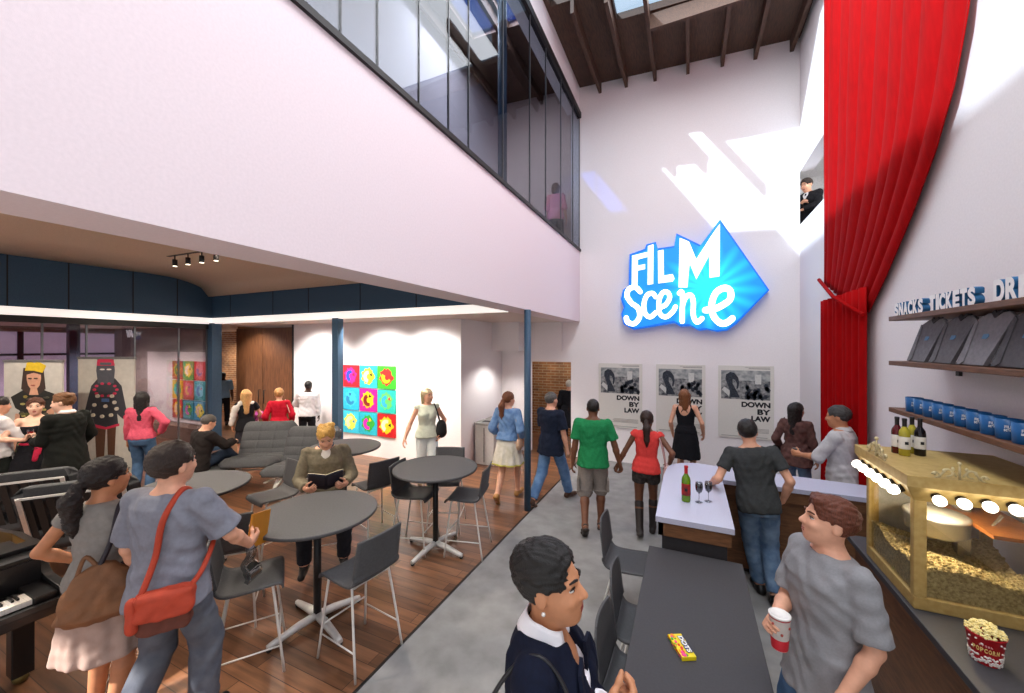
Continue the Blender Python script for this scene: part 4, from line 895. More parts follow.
for k in range(6):
    y = Y0 + .05 + k * .105; b = MB(); b.lathe([(.02, 0), (.022, .02), (.018, .03)], 16); o = b.build('socket', SOCK, t); o.location = (X0 - .024, y, 1.65); o.rotation_euler = (0, -PI * .62, 0)
    b = MB(); b.ball((0, 0, .045), (.027, .027, .03), 16, 10); b.build('bulb', BULB, o)
k_ = thing('kettle', '', '', (0, 0, 0)); bpy.data.objects.remove(k_)
b = MB(); b.lathe([(.02, 1.31), (.1, 1.315), (.135, 1.34), (.14, 1.42), (.146, 1.425), (.146, 1.44), (.13, 1.45), (.02, 1.46)], 36, (1.36, 3.2, 0)); kt = b.build('kettle', mat('#d9d9d6', .25, .4, .05, name='kettle_steel'), t)
b = MB(); b.tube([(1.495, 3.15, 1.42), (1.56, 3.12, 1.43), (1.6, 3.12, 1.5)], .009, 8); b.build('handle', CHROME, kt)
b = MB(); b.box(1.5, 1.56, 3.3, 3.36, 1.07, 1.6); b.build('kettle_support', CHROME, t)
PM = mat('#9a865a', .9, 0, .5, 70, second='#d9c894', bump=.6, bscale=70, name='popcorn_heap')
R_ = random.Random(5)
def heap(u, v): x = X0 + .02 + (X1 - .07 - X0) * u; y = Y0 + .022 + (Y1 - .05 - Y0) * v; return (x, y, 1.19 + .035 * math.sin(5 * u + 2 * v) + .022 * math.sin(9 * v) + .012 * R_.random())
b = MB(); b.grid(heap, 44, 44, smooth=False)
n = 45
for i in range(44):
    b.add([heap(i / 44, 0), heap((i + 1) / 44, 0), (X0 + .02 + (X1 - .07 - X0) * (i + 1) / 44, Y0 + .022, 1.07), (X0 + .02 + (X1 - .07 - X0) * i / 44, Y0 + .022, 1.07)], [(0, 1, 2, 3)])
    b.add([heap(0, i / 44), heap(0, (i + 1) / 44), (X0 + .022, Y0 + .022 + (Y1 - .05 - Y0) * (i + 1) / 44, 1.07), (X0 + .022, Y0 + .022 + (Y1 - .05 - Y0) * i / 44, 1.07)], [(0, 1, 2, 3)])
for k in range(900):
    u, v = R_.random(), R_.random(); p = heap(u, v); b.ball((p[0], p[1], p[2]), .008 + .004 * R_.random(), 5, 3)
for k in range(500):
    u = R_.random(); z = 1.075 + .12 * R_.random()
    if k % 2: b.ball((X0 + .03 + (X1 - .09 - X0) * u, Y0 + .03, z), .009, 5, 3)
    else: b.ball((X0 + .03, Y0 + .03 + (Y1 - .08 - Y0) * u, z), .009, 5, 3)
o = b.build('popcorn', PM, t); o['kind'] = 'stuff'
ORW = mat('#a0622c', .5, 0, .2, 12, name='lit_wood')
b = MB(); b.box(1.48, 1.735, 2.95, 3.42, 1.42, 1.44); b.build('inner_shelf', ORW, t)
b = MB(); b.add([(1.46, Y0 - .005, 1.19), (1.74, Y0 - .005, 1.1), (1.74, Y0 - .005, 1.19), (1.46, Y0 - .09, 1.2), (1.74, Y0 - .12, 1.11), (1.74, Y0 - .12, 1.2)], [(0, 1, 2), (5, 4, 3), (0, 3, 4, 1), (1, 4, 5, 2), (2, 5, 3, 0)]); b.build('serving_flap', ORW, t) if False else None
ORN = mat('#c8b88c', .5, .3, .15, name='cast_ornament')
def scroll(b, c, ax, s, fl=1):
    c = Vector(c); ax = Vector(ax); up = Vector((0, 0, 1))
    for k in (-1, 1):
        b.tube([c + ax * (k * s * (.1 + .5 * t)) + up * (s * (.12 + .28 * math.sin(3.4 * t))) for t in [i / 8 for i in range(9)]], s * .035, 6)
        b.tube([c + ax * (k * s * (.36 + .15 * math.cos(a))) + up * (s * (.25 + .15 * math.sin(a))) for a in [i * .55 for i in range(10)]], s * .032, 6)
        b.tube([c + ax * (k * s * (.72 + .11 * math.cos(a))) + up * (s * (.13 + .11 * math.sin(a))) for a in [i * .55 for i in range(10)]], s * .03, 6)
        for q in range(3): b.ball(c + ax * (k * s * (.2 + .27 * q)) + up * s * (.42 - .12 * q), (s * .06, s * .06, s * .09), 6, 5)
    b.tube([c, c + up * s * .62], [s * .05, s * .03], 6); b.ball(c + up * s * .66, s * .07, 8, 6)
b = MB(); scroll(b, (X0 + .16, Y0 - .05, 1.75), (1, 0, 0), .13); b.build('crest', ORN, t)
b = MB(); scroll(b, (X0 - .04, 3.22, 1.75), (0, 1, 0), .17); b.build('crest', ORN, t)
pz = lambda u, v: onz(u, v, 1.75)[:2]
YG = mat('#c3b53a', .12, 0, .1, trans=.3, name='yellow_wine_glass')
for (x, y), bm_, lab in ((pz(897, 453), mat('#5c1016', .12, 0, .1, trans=.2, name='ruby_glass'), 'ruby wine bottle on the popcorn machine roof'), (pz(904.5, 455.5), YG, 'yellow wine bottle on the machine roof beside the ruby bottle'), (pz(912, 453), YG, 'yellow wine bottle on the machine roof beside the black bottle'), (pz(920, 455.5), mat('#141014', .15, name='black_glass'), 'black wine bottle on the popcorn machine roof')):
    wine('wine_bottle', lab, (x, y, 1.751), .235, bm_, BLKF, WLAB, 'wine bottles on the popcorn machine')
# ---- wall shelves with letters, shirts, cups
SX = 1.47
shelf = []
for z, lab in ((2.69, 'walnut wall shelf, topmost, under the standing words'), (2.335, 'walnut wall shelf, middle, under the grey shirts'), (1.96, 'walnut wall shelf, lowest, under the blue cups')):
    t = thing('wall_shelf', lab, 'shelf', (0, 0, 0), 0, 'walnut wall shelves'); b = MB(); b.box(SX, XR - .002, 1.6, 4.12, z - .035, z); b.build('board', SHELFW, t, bevel=.003)
    b = MB(); [b.box(XR - .02, XR - .001, y, y + .04, z - .1, z - .035) for y in (1.9, 2.9, 3.9)]; b.build('bracket', DARKM, t)
LW = mat('#f2f0ee', .5, 0, .02, name='letter_white'); LB = mat('#1c5a86', .5, name='letter_blue')
for wd, ya_, yb_, h in (('SNACKS', 4.1, 3.68, .1), ('TICKETS', 3.6, 3.13, .105), ('DRINKS', 2.99, 2.5, .115)):
    t = thing('standing_word', 'white freestanding letters %s with blue sides on the top shelf' % wd, 'lettering', (SX + .05, ya_, 2.69)); n = len(wd); adv = [.55 if c == 'I' else 1 for c in wd]; tot = sum(adv); x = 0
    for c, a in zip(wd, adv):
        w = (ya_ - yb_) * a / tot; text_obj('letter', c, .1, .02, frameM((0, -x, .0), (0, -1, 0), (0, 0, 1)), [LW, LB], t, bold=.003, fit=(w * .84, h), sides=1, strike=.0035); x += w
for i in range(6):
    y = 3.93 - i * .3; g = ['#77757a', '#6c6a6e', '#858388', '#5a585c', '#7a787c', '#6a686c'][i]
    t = thing('folded_shirt', ['pale grey folded T-shirt leaning at the far end of the shelf', 'second grey T-shirt from the far end of the middle shelf', 'light grey T-shirt in the middle of the shelf row', 'dark grey striped T-shirt next to the light one', 'grey T-shirt nearly cut off by the picture edge', 'nearest grey T-shirt on the middle shelf'][i], 'shirt', (SX + .06, y, 2.337), 0, 'folded shirts on the middle shelf')
    sm = cloth(g, .15, .2); LN = .33; an = math.radians(52)
    def sp_(a, l, d, an=an): # a along the shelf, l up the slope
        return (.17 * l + d * -.9, -a - .12 * l / LN * 1.0 + .0, l * .9 + d * .2)
    f = lambda x, y, d: sp_(x, y, d)
    pts = [(0, 0), (.24, 0), (.24, .24), (.27, .3), (.2, .335), (.155, .33), (.12, .31), (.085, .33), (.04, .335), (-.03, .3), (0, .24)]
    b = MB(); b.prism(pts, 0, .02, f); b.build('cloth_body', sm, t, bevel=.004)
    b = MB(); b.prism([(.08, .33), (.12, .3), (.16, .33), (.15, .35), (.12, .33), (.09, .35)], .018, .027, f); b.prism([(.09, .35), (.15, .35), (.15, .3), (.12, .26), (.09, .3)], -.004, .006, f); b.build('collar', cloth('#3e3d40', .1, .1), t)
    b = MB(); b.prism([(-.03, .3), (.0, .28), (.055, .02), (.03, .0), (0, 0)], .02, .026, f); b.prism([(.27, .3), (.24, .28), (.195, .02), (.21, 0), (.24, 0)], .02, .026, f); b.build('sleeve', sm, t)
    b = MB(); b.prism([(.1, .2), (.14, .2), (.15, .185), (.14, .17), (.1, .17)], .02, .0225, f); b.build('chest_print', mat('#4f7fa6', .6, name='shirt_print_blue'), t)
CUPB = mat('#14568e', .35, 0, .06, 20, name='cup_blue')
for i in range(11):
    y = 3.9 - i * .118
    lab = 'blue cup with white mark at the far end of the lowest shelf' if i == 0 else ('blue cup with white mark, number %s from the far end of the lowest shelf' % ['', 'two', 'three', 'four', 'five', 'six', 'seven', 'eight', 'nine', 'ten', 'eleven'][i])
    t = thing('cup', lab, 'cup', (SX + .07, y, 1.96), 0, 'blue cups on the lowest shelf')
    b = MB(); b.lathe([(.044, 0), (.047, .003), (.05, .108), (.0475, .108), (.044, .006), (.01, .005)], 28); b.build('body', CUPB, t)
    a0 = math.atan2(-y, -(SX + .07)) ; rad = Vector((math.cos(a0), math.sin(a0), 0)); ex = Vector((-math.sin(a0), math.cos(a0), 0))
    for wd, zz, ww, hh in (('FILM', .062, .03, .015), ('scene', .046, .034, .012)): text_obj('lettering', wd, .02, .0004, frameM(rad * .0502 - ex * ww / 2 + Vector((0, 0, zz)), ex, (0, 0, 1)), LW, t, bold=.0006, fit=(ww, hh))
# ---- curtain
CUR = mat('#9c0306', .9, 0, .12, 30, bump=.1, bscale=150, stretch=(1, 1, .2), name='red_velvet', spec=.1)
t = thing('curtain', 'tall red velvet curtain gathered to one side of the bar wall', 'curtain', (0, 0, 0))
XC = XR - .075; YL = onx(821.5, 200, XC)[1]
edge = [(7.6, 2.2)] + [(p[2], p[1]) for p in [onx(u, v, XC) for u, v in ((970, 0), (955, 75), (935, 140), (908, 210), (882, 268), (866, 300))]]
edge[0] = (7.6, edge[1][1] - .55); ez = [e_[0] for e_ in edge][::-1]; ey = [e_[1] for e_ in edge][::-1]; ztie = ez[0]
def swag(u, v):
    z = ztie + (7.6 - ztie) * v; yr = np.interp(z, ez, ey); w = abs(YL - yr); uu = u ** 1.25
    y = YL + (yr - YL) * uu; zz = z - .28 * (1 - v) ** 3 * (u - .5) + .3 * (1 - v) ** 4 * (1 - u)
    amp = .03 * min(1, .45 + v) * min(1, u * 8)
    x = XC + .03 - amp * 1.7 * (abs(math.sin(uu * 33 + .8 * math.sin(2.2 * v + 5 * u))) ** .75 + .3 * math.sin(uu * 17 + 1 + v))
    return (min(x, XR - .01), y, zz)
b = MB(); b.grid(swag, 220, 46, thick=.006); b.build('swag', CUR, t)
def low(u, v):
    z = .02 + (ztie + .12) * v; y = YL + (edge[-1][1] - .03 - YL) * u
    x = XC - .02 + .026 * math.sin(u * 58 + 1.0 * math.sin(2 * v)) + .01 * math.sin(u * 23)
    return (min(x, XR - .008), y, z)
b = MB(); b.grid(low, 160, 12, thick=.006); b.build('lower_drape', CUR, t)
pL, pR = swag(0, 0), swag(1, 0); b = MB(); b.tube([(XC - .03, YL, pL[2] + .02), (XC - .075, (YL + pR[1]) / 2, (pL[2] + pR[2]) / 2 - .02), (XC - .03, pR[1] - .02, pR[2] - .02)], .022, 10); b.build('tieback', CUR, t)
b = MB(); b.tube([(XC, 2, 7.62), (XC, YL + .2, 7.62)], .025, 10); b.build('curtain_rod', DARKM, t)
# ---- track light
t = thing('track_light', 'black ceiling track with four small spotlights', 'track light', (0, 0, 0)); A, B_ = Vector((-8.05, 3.55, 4.0)), Vector((-6.75, 3.6, 4.0))
b = MB(); b.bar(A, B_, .05, .05); b.build('track', DARKM, t)
for k in range(4):
    p = A.lerp(B_, .15 + .28 * k); b = MB(); b.tube([p, p - Vector((0, 0, .09))], .01, 8); b.lathe([(.035, -.2), (.035, -.09), (.02, -.085)], 14, tuple(p)); s_ = b.build('spot_head', DARKM, t)
    b = MB(); b.lathe([(.03, -.204), (.03, -.2)], 14, tuple(p)); b.build('lens', mat('#fff0d8', .3, 0, 0, emit=4, name='spot_lens'), s_)
# ---- grey bins in the recess
for x, y, lab, h in ((-3.86, 7.25, 'pale grey bin nearer the walking woman in the denim jacket', .86), (-3.86, 7.75, 'pale grey bin deeper in the recess', .86)):
    t = thing('waste_bin', lab, 'bin', (x, y, 0), 0, 'pale bins in the recess'); b = MB(); b.box(-.22, .22, -.2, .2, 0, h - .05); b.build('body', mat('#b9b6b4', .6, 0, .06, 20, name='bin_grey'), t, bevel=.008)
    b = MB(); b.box(-.235, .235, -.215, .215, h - .05, h); b.build('lid', mat('#8f8d8c', .6, name='bin_lid'), t, bevel=.006); b = MB(); b.box(-.12, .12, -.06, .06, h, h + .006); b.build('slot', LINE, t)
    b = MB(); b.box(.22, .224, -.02, -.005, .05, h - .1); b.box(-.01, .005, -.204, -.2, .05, h - .1); b.build('panel_joint', LINE, t)
# ---- loungers
def make_lounge(label, loc, rz):
    t = thing('lounge_chair', label, 'lounge chair', loc, rz, 'tufted lounge chairs')
    S_ = [(.42, .4), (.2, .385), (-.05, .36), (-.2, .345)]; Bk = [(-.2, .36), (-.27, .52), (-.36, .74), (-.46, .95)]
    def slab(P, th, nseg):
        path = smooth_path(P, 8); n = len(path) - 1
        def fn(u, v):
            x = u * n; i = min(int(x), n - 1); f = x - i; y = path[i][0] + (path[i + 1][0] - path[i][0]) * f; z = path[i][1] + (path[i + 1][1] - path[i][1]) * f
            d = Vector((path[i + 1][0] - path[i][0], path[i + 1][1] - path[i][1])).normalized(); q = .028 * (abs(math.sin(PI * u * nseg)) ** .5) * (.55 + .45 * abs(math.sin(PI * v * 3)) ** .4)
            ed = min(1, min(u, 1 - u) * 14, min(v, 1 - v) * 14) ** .5; tt = th * (.45 + .55 * ed) + q * ed
            return ((v - .5) * .78, y + d.y * tt, z - d.x * tt) if False else ((v - .5) * .78, y - (-d.y) * tt * (1), z + (-d.x) * tt * 1)
        return fn
    b = MB(); b.grid(slab(S_, .09, 4), 48, 30, thick=-.09); b.build('seat_cushion', GREYC, t)
    b = MB(); b.grid(slab(Bk, .09, 5), 56, 30, thick=-.09); b.build('back_cushion', GREYC, t)
    for sx in (-1, 1):
        x = sx * .37; b = MB(); P = smooth_path([(-.49, .98), (-.38, .72), (-.26, .47), (-.08, .3), (.2, .17), (.38, .02)], 5)
        for p, q in zip(P, P[1:]): b.bar((x, p[0] - .02, p[1]), (x, q[0] - .02, q[1]), .035, .014)
        P = smooth_path([(.42, .36), (.15, .33), (-.12, .24), (-.32, .12), (-.42, .02)], 5)
        for p, q in zip(P, P[1:]): b.bar((x, p[0], p[1]), (x, q[0], q[1]), .035, .014)
        b.build('frame', PALEM, t)
    b = MB()
    for k in range(9):
        x = -.33 + k * .0825; P = [(-.485, .965), (-.38, .74), (-.28, .5), (-.2, .34)]
        for p, q in zip(P, P[1:]): b.bar((x, p[0] - .015, p[1]), (x, q[0] - .015, q[1]), .055, .006)
    b.build('strap', mat('#17181a', .6, name='black_leather'), t)
    b = MB(); b.bar((-.38, -.5, .975), (.38, -.5, .975), .02, .02); b.build('crossbar', PALEM, t); b = MB(); b.bar((-.37, -.1, .26), (.37, -.1, .26), .02, .02); b.build('crossbar', PALEM, t)
    return t
L0 = make_lounge('grey lounge chair seen from behind, next to the man in the white shirt', (-7.05, 1.85, 0), .95)
dup(L0, (-6.05, 2.0, 0), .95, 'grey lounge chair seen from behind, next to the woman with the brown bag')
dup(L0, (-5.75, 4.35, 0), -2.72, 'tufted grey lounge chair directly behind the man reading')
dup(L0, (-6.85, 4.35, 0), -2.6, 'tufted grey lounge chair behind the seated man in the dark coat')
t = thing('ottoman', 'low grey cushioned stool the man in the dark coat sits on', 'ottoman', (-6.62, 3.42, 0), .4)
b = MB(); b.grid(lambda u, v: ((u - .5) * .75, (v - .5) * .6, .43 + .03 * min(1, min(u, 1 - u, v, 1 - v) * 8) ** .5 + .012 * abs(math.sin(PI * u * 4)) ** .4), 40, 20, thick=.1); b.build('cushion', GREYC, t)
for sx in (-1, 1):
    b = MB(); b.bar((sx * .33, -.25, .34), (sx * .33, .22, .01), .03, .014); b.bar((sx * .33, .25, .34), (sx * .33, -.22, .01), .03, .014); b.build('leg', PALEM, t)
b = MB(); b.bar((-.33, 0, .18), (.33, 0, .18), .02, .02); b.build('crossbar', PALEM, t); b = MB(); b.bar((-.33, -.24, .335), (.33, -.24, .335), .025, .015); b.bar((-.33, .24, .335), (.33, .24, .335), .025, .015); b.build('crossbar', PALEM, t)
# ---- grand piano: keyboard faces the concrete strip
t = thing('grand_piano', 'black grand piano with open top and white keys', 'piano', (0, 0, 0))
xf, yr_, wid = -4.02, 1.2, 1.48          # front edge of the key bed, right cheek, width
rim = [(-4.5, yr_), (-4.9, yr_), (-5.3, yr_ - .08), (-5.7, yr_ - .34), (-6.0, yr_ - .7), (-6.15, yr_ - 1.1), (-6.05, yr_ - wid + .05), (-5.9, yr_ - wid), (-4.5, yr_ - wid)]
def inset(P, d):
    cx_ = sum(p[0] for p in P) / len(P); cy_ = sum(p[1] for p in P) / len(P); return [(p[0] + (cx_ - p[0]) * d, p[1] + (cy_ - p[1]) * d) for p in P]
b = MB(); I = inset(rim, .06); n = len(rim)
for i in range(n):
    j = (i + 1) % n; vs = [(p[0], p[1], z) for z in (.62, .95) for p in (rim[i], rim[j], I[j], I[i])]; b.add(vs, [(0, 1, 5, 4), (1, 2, 6, 5), (2, 3, 7, 6), (3, 0, 4, 7), (4, 5, 6, 7), (3, 2, 1, 0)])
b.prism(rim, .6, .64, lambda x, y, d: (x, y, d)); b.build('case', BLKG, t)
b = MB(); b.prism(inset(rim, .065), .82, .84, lambda x, y, d: (x, y, d)); b.build('gold_plate', mat('#c8923a', .35, .6, .2, 20, name='gold_frame'), t)
b = MB()
for k in range(26): y = yr_ - .12 - k * .048; b.tube([(-4.62, y, .85), (-5.4 - .4 * (k / 26), y, .85)], .003, 4)
b.build('string', mat('#b88a4a', .3, .8, name='copper_string'), t)
b = MB(); b.box(-4.62, -4.48, yr_ - wid, yr_, .93, .96); b.box(-4.75, -4.6, yr_ - wid + .1, yr_ - .1, .945, .96); b.build('front_lid', BLKG, t, bevel=.004)
for y in (yr_ - .05, yr_ - wid):
    b = MB(); prof = smooth_path([(-4.5, .96), (-4.44, .9), (-4.38, .82), (-4.28, .775), (-4.06, .765), (-4.0, .75), (-3.98, .7), (-4.0, .64)], 4) + [(-4.5, .6)]
    b.prism(prof, y, y + .05, lambda x, z, d: (x, d, z)); b.build('cheek', BLKG, t, bevel=.004)
b = MB(); b.box(-4.5, -4.0, yr_ - wid + .05, yr_ - .05, .6, .685); b.box(-4.03, -3.99, yr_ - wid + .05, yr_ - .05, .66, .7); b.build('key_bed', BLKG, t, bevel=.005)
b = MB(); b.box(-4.36, -4.33, yr_ - wid + .05, yr_ - .05, .7, .9); b.box(-4.48, -4.33, yr_ - wid + .05, yr_ - .05, .9, .93); b.build('fallboard', BLKG, t, bevel=.006)
b = MB(); b.box(-4.33, -4.04, yr_ - .16, yr_ - .05, .685, .74); b.build('key_block', BLKG, t, bevel=.006); b = MB(); b.box(-4.33, -4.04, yr_ - wid + .05, yr_ - wid + .16, .685, .74); b.build('key_block', BLKG, t, bevel=.006)
IV = mat('#e8e4da', .25, 0, .03, name='ivory_key'); y0 = yr_ - .165
for k in range(50):
    y = y0 - k * .0236
    if y < yr_ - wid + .18: break
    b = MB(); b.box(-4.2, -4.055, y - .0228, y, .7, .735); b.build('white_key', IV, t)
    if k % 7 in (1, 2, 4, 5, 6): b = MB(); b.box(-4.22, -4.115, y - .0285, y - .0165, .73, .75); b.build('black_key', BLKG, t, bevel=.002) if False else b.build('black_key', BLKG, t)
for x, y in ((-4.45, yr_ - .12), (-4.45, yr_ - wid + .12), (-5.85, yr_ - 1.05)):
    b = MB(); b.box(x - .055, x + .055, y - .055, y + .055, .06, .62); b.box(x - .07, x + .07, y - .07, y + .07, .52, .62); l = b.build('leg', BLKG, t, bevel=.006); b = MB(); b.lathe([(.035, 0), (.045, .03), (.035, .06)], 14, (x, y, 0)); b.build('caster', mat('#6a5a30', .4, .6, name='brass_caster'), l)
b = MB(); b.tube([(-4.7, .45, .62), (-4.7, .45, .12)], .018, 8); b.tube([(-4.7, .6, .62), (-4.7, .6, .12)], .018, 8); b.box(-4.76, -4.6, .42, .63, .08, .13); b.build('pedal_lyre', BLKG, t)
# ---- two tall printed banners (fashion photographs as plain print)
def banner(label, u0, u1, f_, top, kind):
    lat0 = (u0 - CX) / F * f_; lat1 = (u1 - CX) / F * f_; Wd = lat1 - lat0; Hh = EYE - (top - CY) / F * f_
    ox, oy = lat0 * CO - f_ * SI, lat0 * SI + f_ * CO; t = thing('display_banner', label, 'banner', (ox, oy, 0), math.atan2(SI, CO)); f = lambda x, y, d: (x, -d, y)
    b = MB(); b.box(0, Wd, 0, .03, .02, Hh); b.build('sheet', mat('#b9b4ab', .7, 0, .08, 10, name='banner_paper'), t)
    b = MB(); b.box(-.02, Wd + .02, -.02, .06, 0, .05); b.box(-.01, Wd + .01, -.01, .04, Hh - .02, Hh + .02); b.box(Wd / 2 - .15, Wd / 2 + .15, -.12, .25, 0, .02); b.build('stand', mat('#6d6a68', .5, .3, name='banner_stand'), t)
    sx = Wd; ov = lambda cx_, cy_, rx, ry, n=20: [(cx_ + rx * math.cos(2 * PI * q / n), cy_ + ry * math.sin(2 * PI * q / n)) for q in range(n)]
    P = lambda pts: [(x * Wd, y * Hh) for x, y in pts]
    layers = kind(P, ov, Wd, Hh); b = MB(); ms = []
    for i, (pts, c) in enumerate(layers):
        mm = mat(c, .7, 0, .1, 20, name='print_ink_' + c[1:])
        if mm not in ms: ms.append(mm)
        b.prism(pts, .0005, .0015 + .0006 * i, f, ms.index(mm))
    b.build('printed_figure', ms, t); return t
def fig1(P, ov, W, H):
    sk = '#c9967a'; dk = '#23211c'
    L = [(P([(.3, .1), (.45, .1), (.45, .45), (.32, .45)]), sk), (P([(.52, .1), (.68, .1), (.66, .45), (.5, .45)]), sk), (P([(.2, .62), (.3, .62), (.34, .3), (.2, .3), (.14, .45)]), sk), (P([(.74, .66), (.86, .66), (.9, .42), (.8, .3), (.72, .34)]), sk),
         (P([(.12, .74), (.38, .8), (.62, .8), (.9, .76), (.82, .66), (.74, .64), (.76, .42), (.88, .3), (.5, .24), (.16, .3), (.26, .46), (.28, .64), (.2, .66)]), dk), (P([(.34, .95), (.3, .8), (.42, .76), (.62, .76), (.72, .8), (.68, .95)]), '#3b2a22'), (P([(.4, .93), (.395, .87), (.42, .825), (.47, .798), (.52, .792), (.57, .798), (.62, .825), (.645, .87), (.64, .93)]), sk), (P([(.47, .81), (.57, .81), (.6, .755), (.44, .755)]), sk), (P([(.38, .93), (.66, .93), (.65, .9), (.52, .915), (.39, .9)]), '#3b2a22'), (P([(.4, .985), (.46, 1.0), (.52, .985), (.6, .995), (.73, .965), (.67, .915), (.52, .93), (.37, .93)]), '#cfae22')]
    for k in range(34):
        r = random.Random(k); x, y = r.uniform(.26, .78), r.uniform(.3, .76); L.append((P(ov(x, y, .03 + .02 * r.random(), .007 + .006 * r.random(), 8)), r.choice(['#8a7a3a', '#5c5a30', '#4a4438', '#a89a5a'])))
    L += [(P(ov(.47, .875, .022, .005, 10)), '#3a2820'), (P(ov(.57, .875, .022, .005, 10)), '#3a2820'), (P(ov(.52, .825, .025, .005, 10)), '#a05848')]; return L
def fig2(P, ov, W, H):
    dk = '#34343a'; rd = '#c02a4a'; lg = '#5a3a2a'
    L = [(P([(.34, .08), (.45, .08), (.5, .46), (.3, .46)]), lg), (P([(.54, .08), (.64, .08), (.68, .46), (.52, .46)]), lg), (P([(.24, .78), (.36, .84), (.66, .84), (.78, .78), (.88, .56), (.8, .52), (.7, .56), (.72, .48), (.5, .45), (.22, .47), (.24, .6), (.14, .5), (.08, .44), (.04, .46), (.1, .54), (.18, .68)]), dk),
         (P([(.2, .49), (.22, .46), (.5, .435), (.74, .465), (.74, .485), (.5, .455)]), rd), (P(ov(.08, .44, .045, .02)), rd), (P(ov(.86, .53, .05, .025)), rd), (P([(.35, .99), (.33, .9), (.36, .8), (.64, .8), (.66, .9), (.64, .99), (.5, 1.0)]), '#4a4c54'), (P([(.35, .985), (.34, .94), (.66, .94), (.64, .985), (.56, 1.0), (.44, 1.0)]), rd), (P([(.4, .965), (.6, .965), (.6, .945), (.4, .945)]), '#53555c')]
    for x in (.44, .56): L.append((P(ov(x, .91, .045, .006, 10)), '#d8d0c8'))
    for a in range(10): L.append((P(ov(.5 + .2 * math.cos(a * .628), .75 + .05 * math.sin(a * .628), .03, .01, 10)), rd))
    for x, y in ((.3, .63), (.5, .62), (.66, .65), (.28, .55), (.44, .54), (.6, .55), (.7, .6), (.36, .7), (.62, .7)): L.append((P(ov(x, y, .035, .014, 12)), '#c8bfae'))
    L.append((P([(.44, .68), (.56, .68), (.56, .655), (.44, .655)]), '#4a6a9a')); return L
banner('printed banner of a figure in dark patterned dress and yellow hat', 4, 62, 6.2, 361, fig1)
banner('printed banner of a figure in knitted red and grey mask and dress', 78, 134, 6.86, 358, fig2)
# ================================================================ the people
import copy
def pf(u, f): a = (u - CX) / F * f; return (a * CO - f * SI, a * SI + f * CO)
def hgt(v, f): return EYE - (v - CY) / F * f
def prop(p, name, label, cat, group=None):
    q = copy.copy(p); q.root = thing(name, label, cat, tuple(p.loc), p.rz, group); return q
DEN = cloth('#3f5a7c', .25, .1, second='#5d7ca0', scale=12); DEND = cloth('#2c4360', .25, .1, second='#44618a', scale=14)
BLKC = cloth('#15151a', .2); BLKS = mat('#141213', .4, 0, .1, name='black_shoe_leather'); BRNS = mat('#4a2f20', .45, 0, .15, name='brown_shoe_leather')
# 1 woman in the navy coat
p = Person('woman in navy coat and white collar with hands clasped, facing the dark table', pf(542, 1.34), 1.78, 104, True, 'tan', lean=3, head=(-4, 10, 0), hs=1.06, vox=.0058,
    arms=dict(R=dict(t=(.1, .2, 1.32), pole=(.45, -1, -.5), n=(-.6, 0, .5), curl=.55, h=(-.35, .9, .15)), L=dict(t=(.02, .21, 1.26), pole=(-.5, -.8, -.7), n=(.5, -.3, .6), curl=.6, h=(.5, .85, .1))), legs=dict(R=dict(t=(.09, -.05, .085)), L=dict(t=(-.09, .08, .085))))
p.body().face(lips='#8e3f3a', brow='#1a1210', iris='#1e130d').hair('#14110f', 'tall', 1.0, .003, line=.012)
NAVY = cloth('#0d1326', .2, .1, scale=60)
p.top(NAVY, 'coat', .03, 1.86, -.42, (.085, .075), .13, .05, .01, .005)
p.top(cloth('#eceaf0', .03), 'blouse', .014, 1.99, -.05, (.066, .055), .1, 0, .006, .003)
p.pants(BLKC).shoes(BLKS); p.collar(cloth('#f0eef2', .02), .07, .06, .012, .5)
R = Matrix(p.Rt.tolist())
for sg in (-1, 1):
    b = MB(); f = lambda x, y, d: tuple((Vector(p.T(sg * x, .128 + .035 * (x * 6) * (1 - x * 6) + d - .35 * max(0, y - .36), y).tolist())) * p.k)
    b.prism([(.035, .47), (.1, .46), (.13, .4), (.095, .37), (.1, .345), (.012, .2), (.008, .23)], .012, .024, f); b.build('lapel', NAVY, p.root)
b = MB()
for sg in (-1, 1):
    for z in (.2, .12): b.ball(Vector(p.T(sg * .05, .158, z).tolist()) * p.k, (.011, .006, .011))
b.build('button', mat('#1a1d2c', .25, name='navy_button'), p.root)
b = MB(); [b.ball(Vector((p.hc + p.Rh @ (A3(sg * .085, .0, -.045) * p.hs)).tolist()) * p.k, .007) for sg in (1,)]; b.build('earring', mat('#e8e4dc', .2, .3, name='pearl'), p.root)
q = prop(p, 'handbag', 'thin strapped black shoulder bag behind the woman in the navy coat', 'bag')
q.blob('bag_body', [rc(p.T(.2, -.24, -.08), p.T(.08, -.26, -.08), .08, .08), rc(p.T(.2, -.24, -.2), p.T(.08, -.26, -.2), .09, .09)], mat('#141214', .4, name='black_bag_leather'), .04)
q.strap('strap', [p.T(.19, -.22, -.02), p.T(.2, -.2, .2), p.T(.165, -.1, .44), p.T(.15, .0, .525), p.T(.16, .1, .43), p.T(.215, .1, .28), p.T(.24, -.06, .05), p.T(.2, -.22, -.02)], .007, mat('#17161a', .4, name='black_strap'))
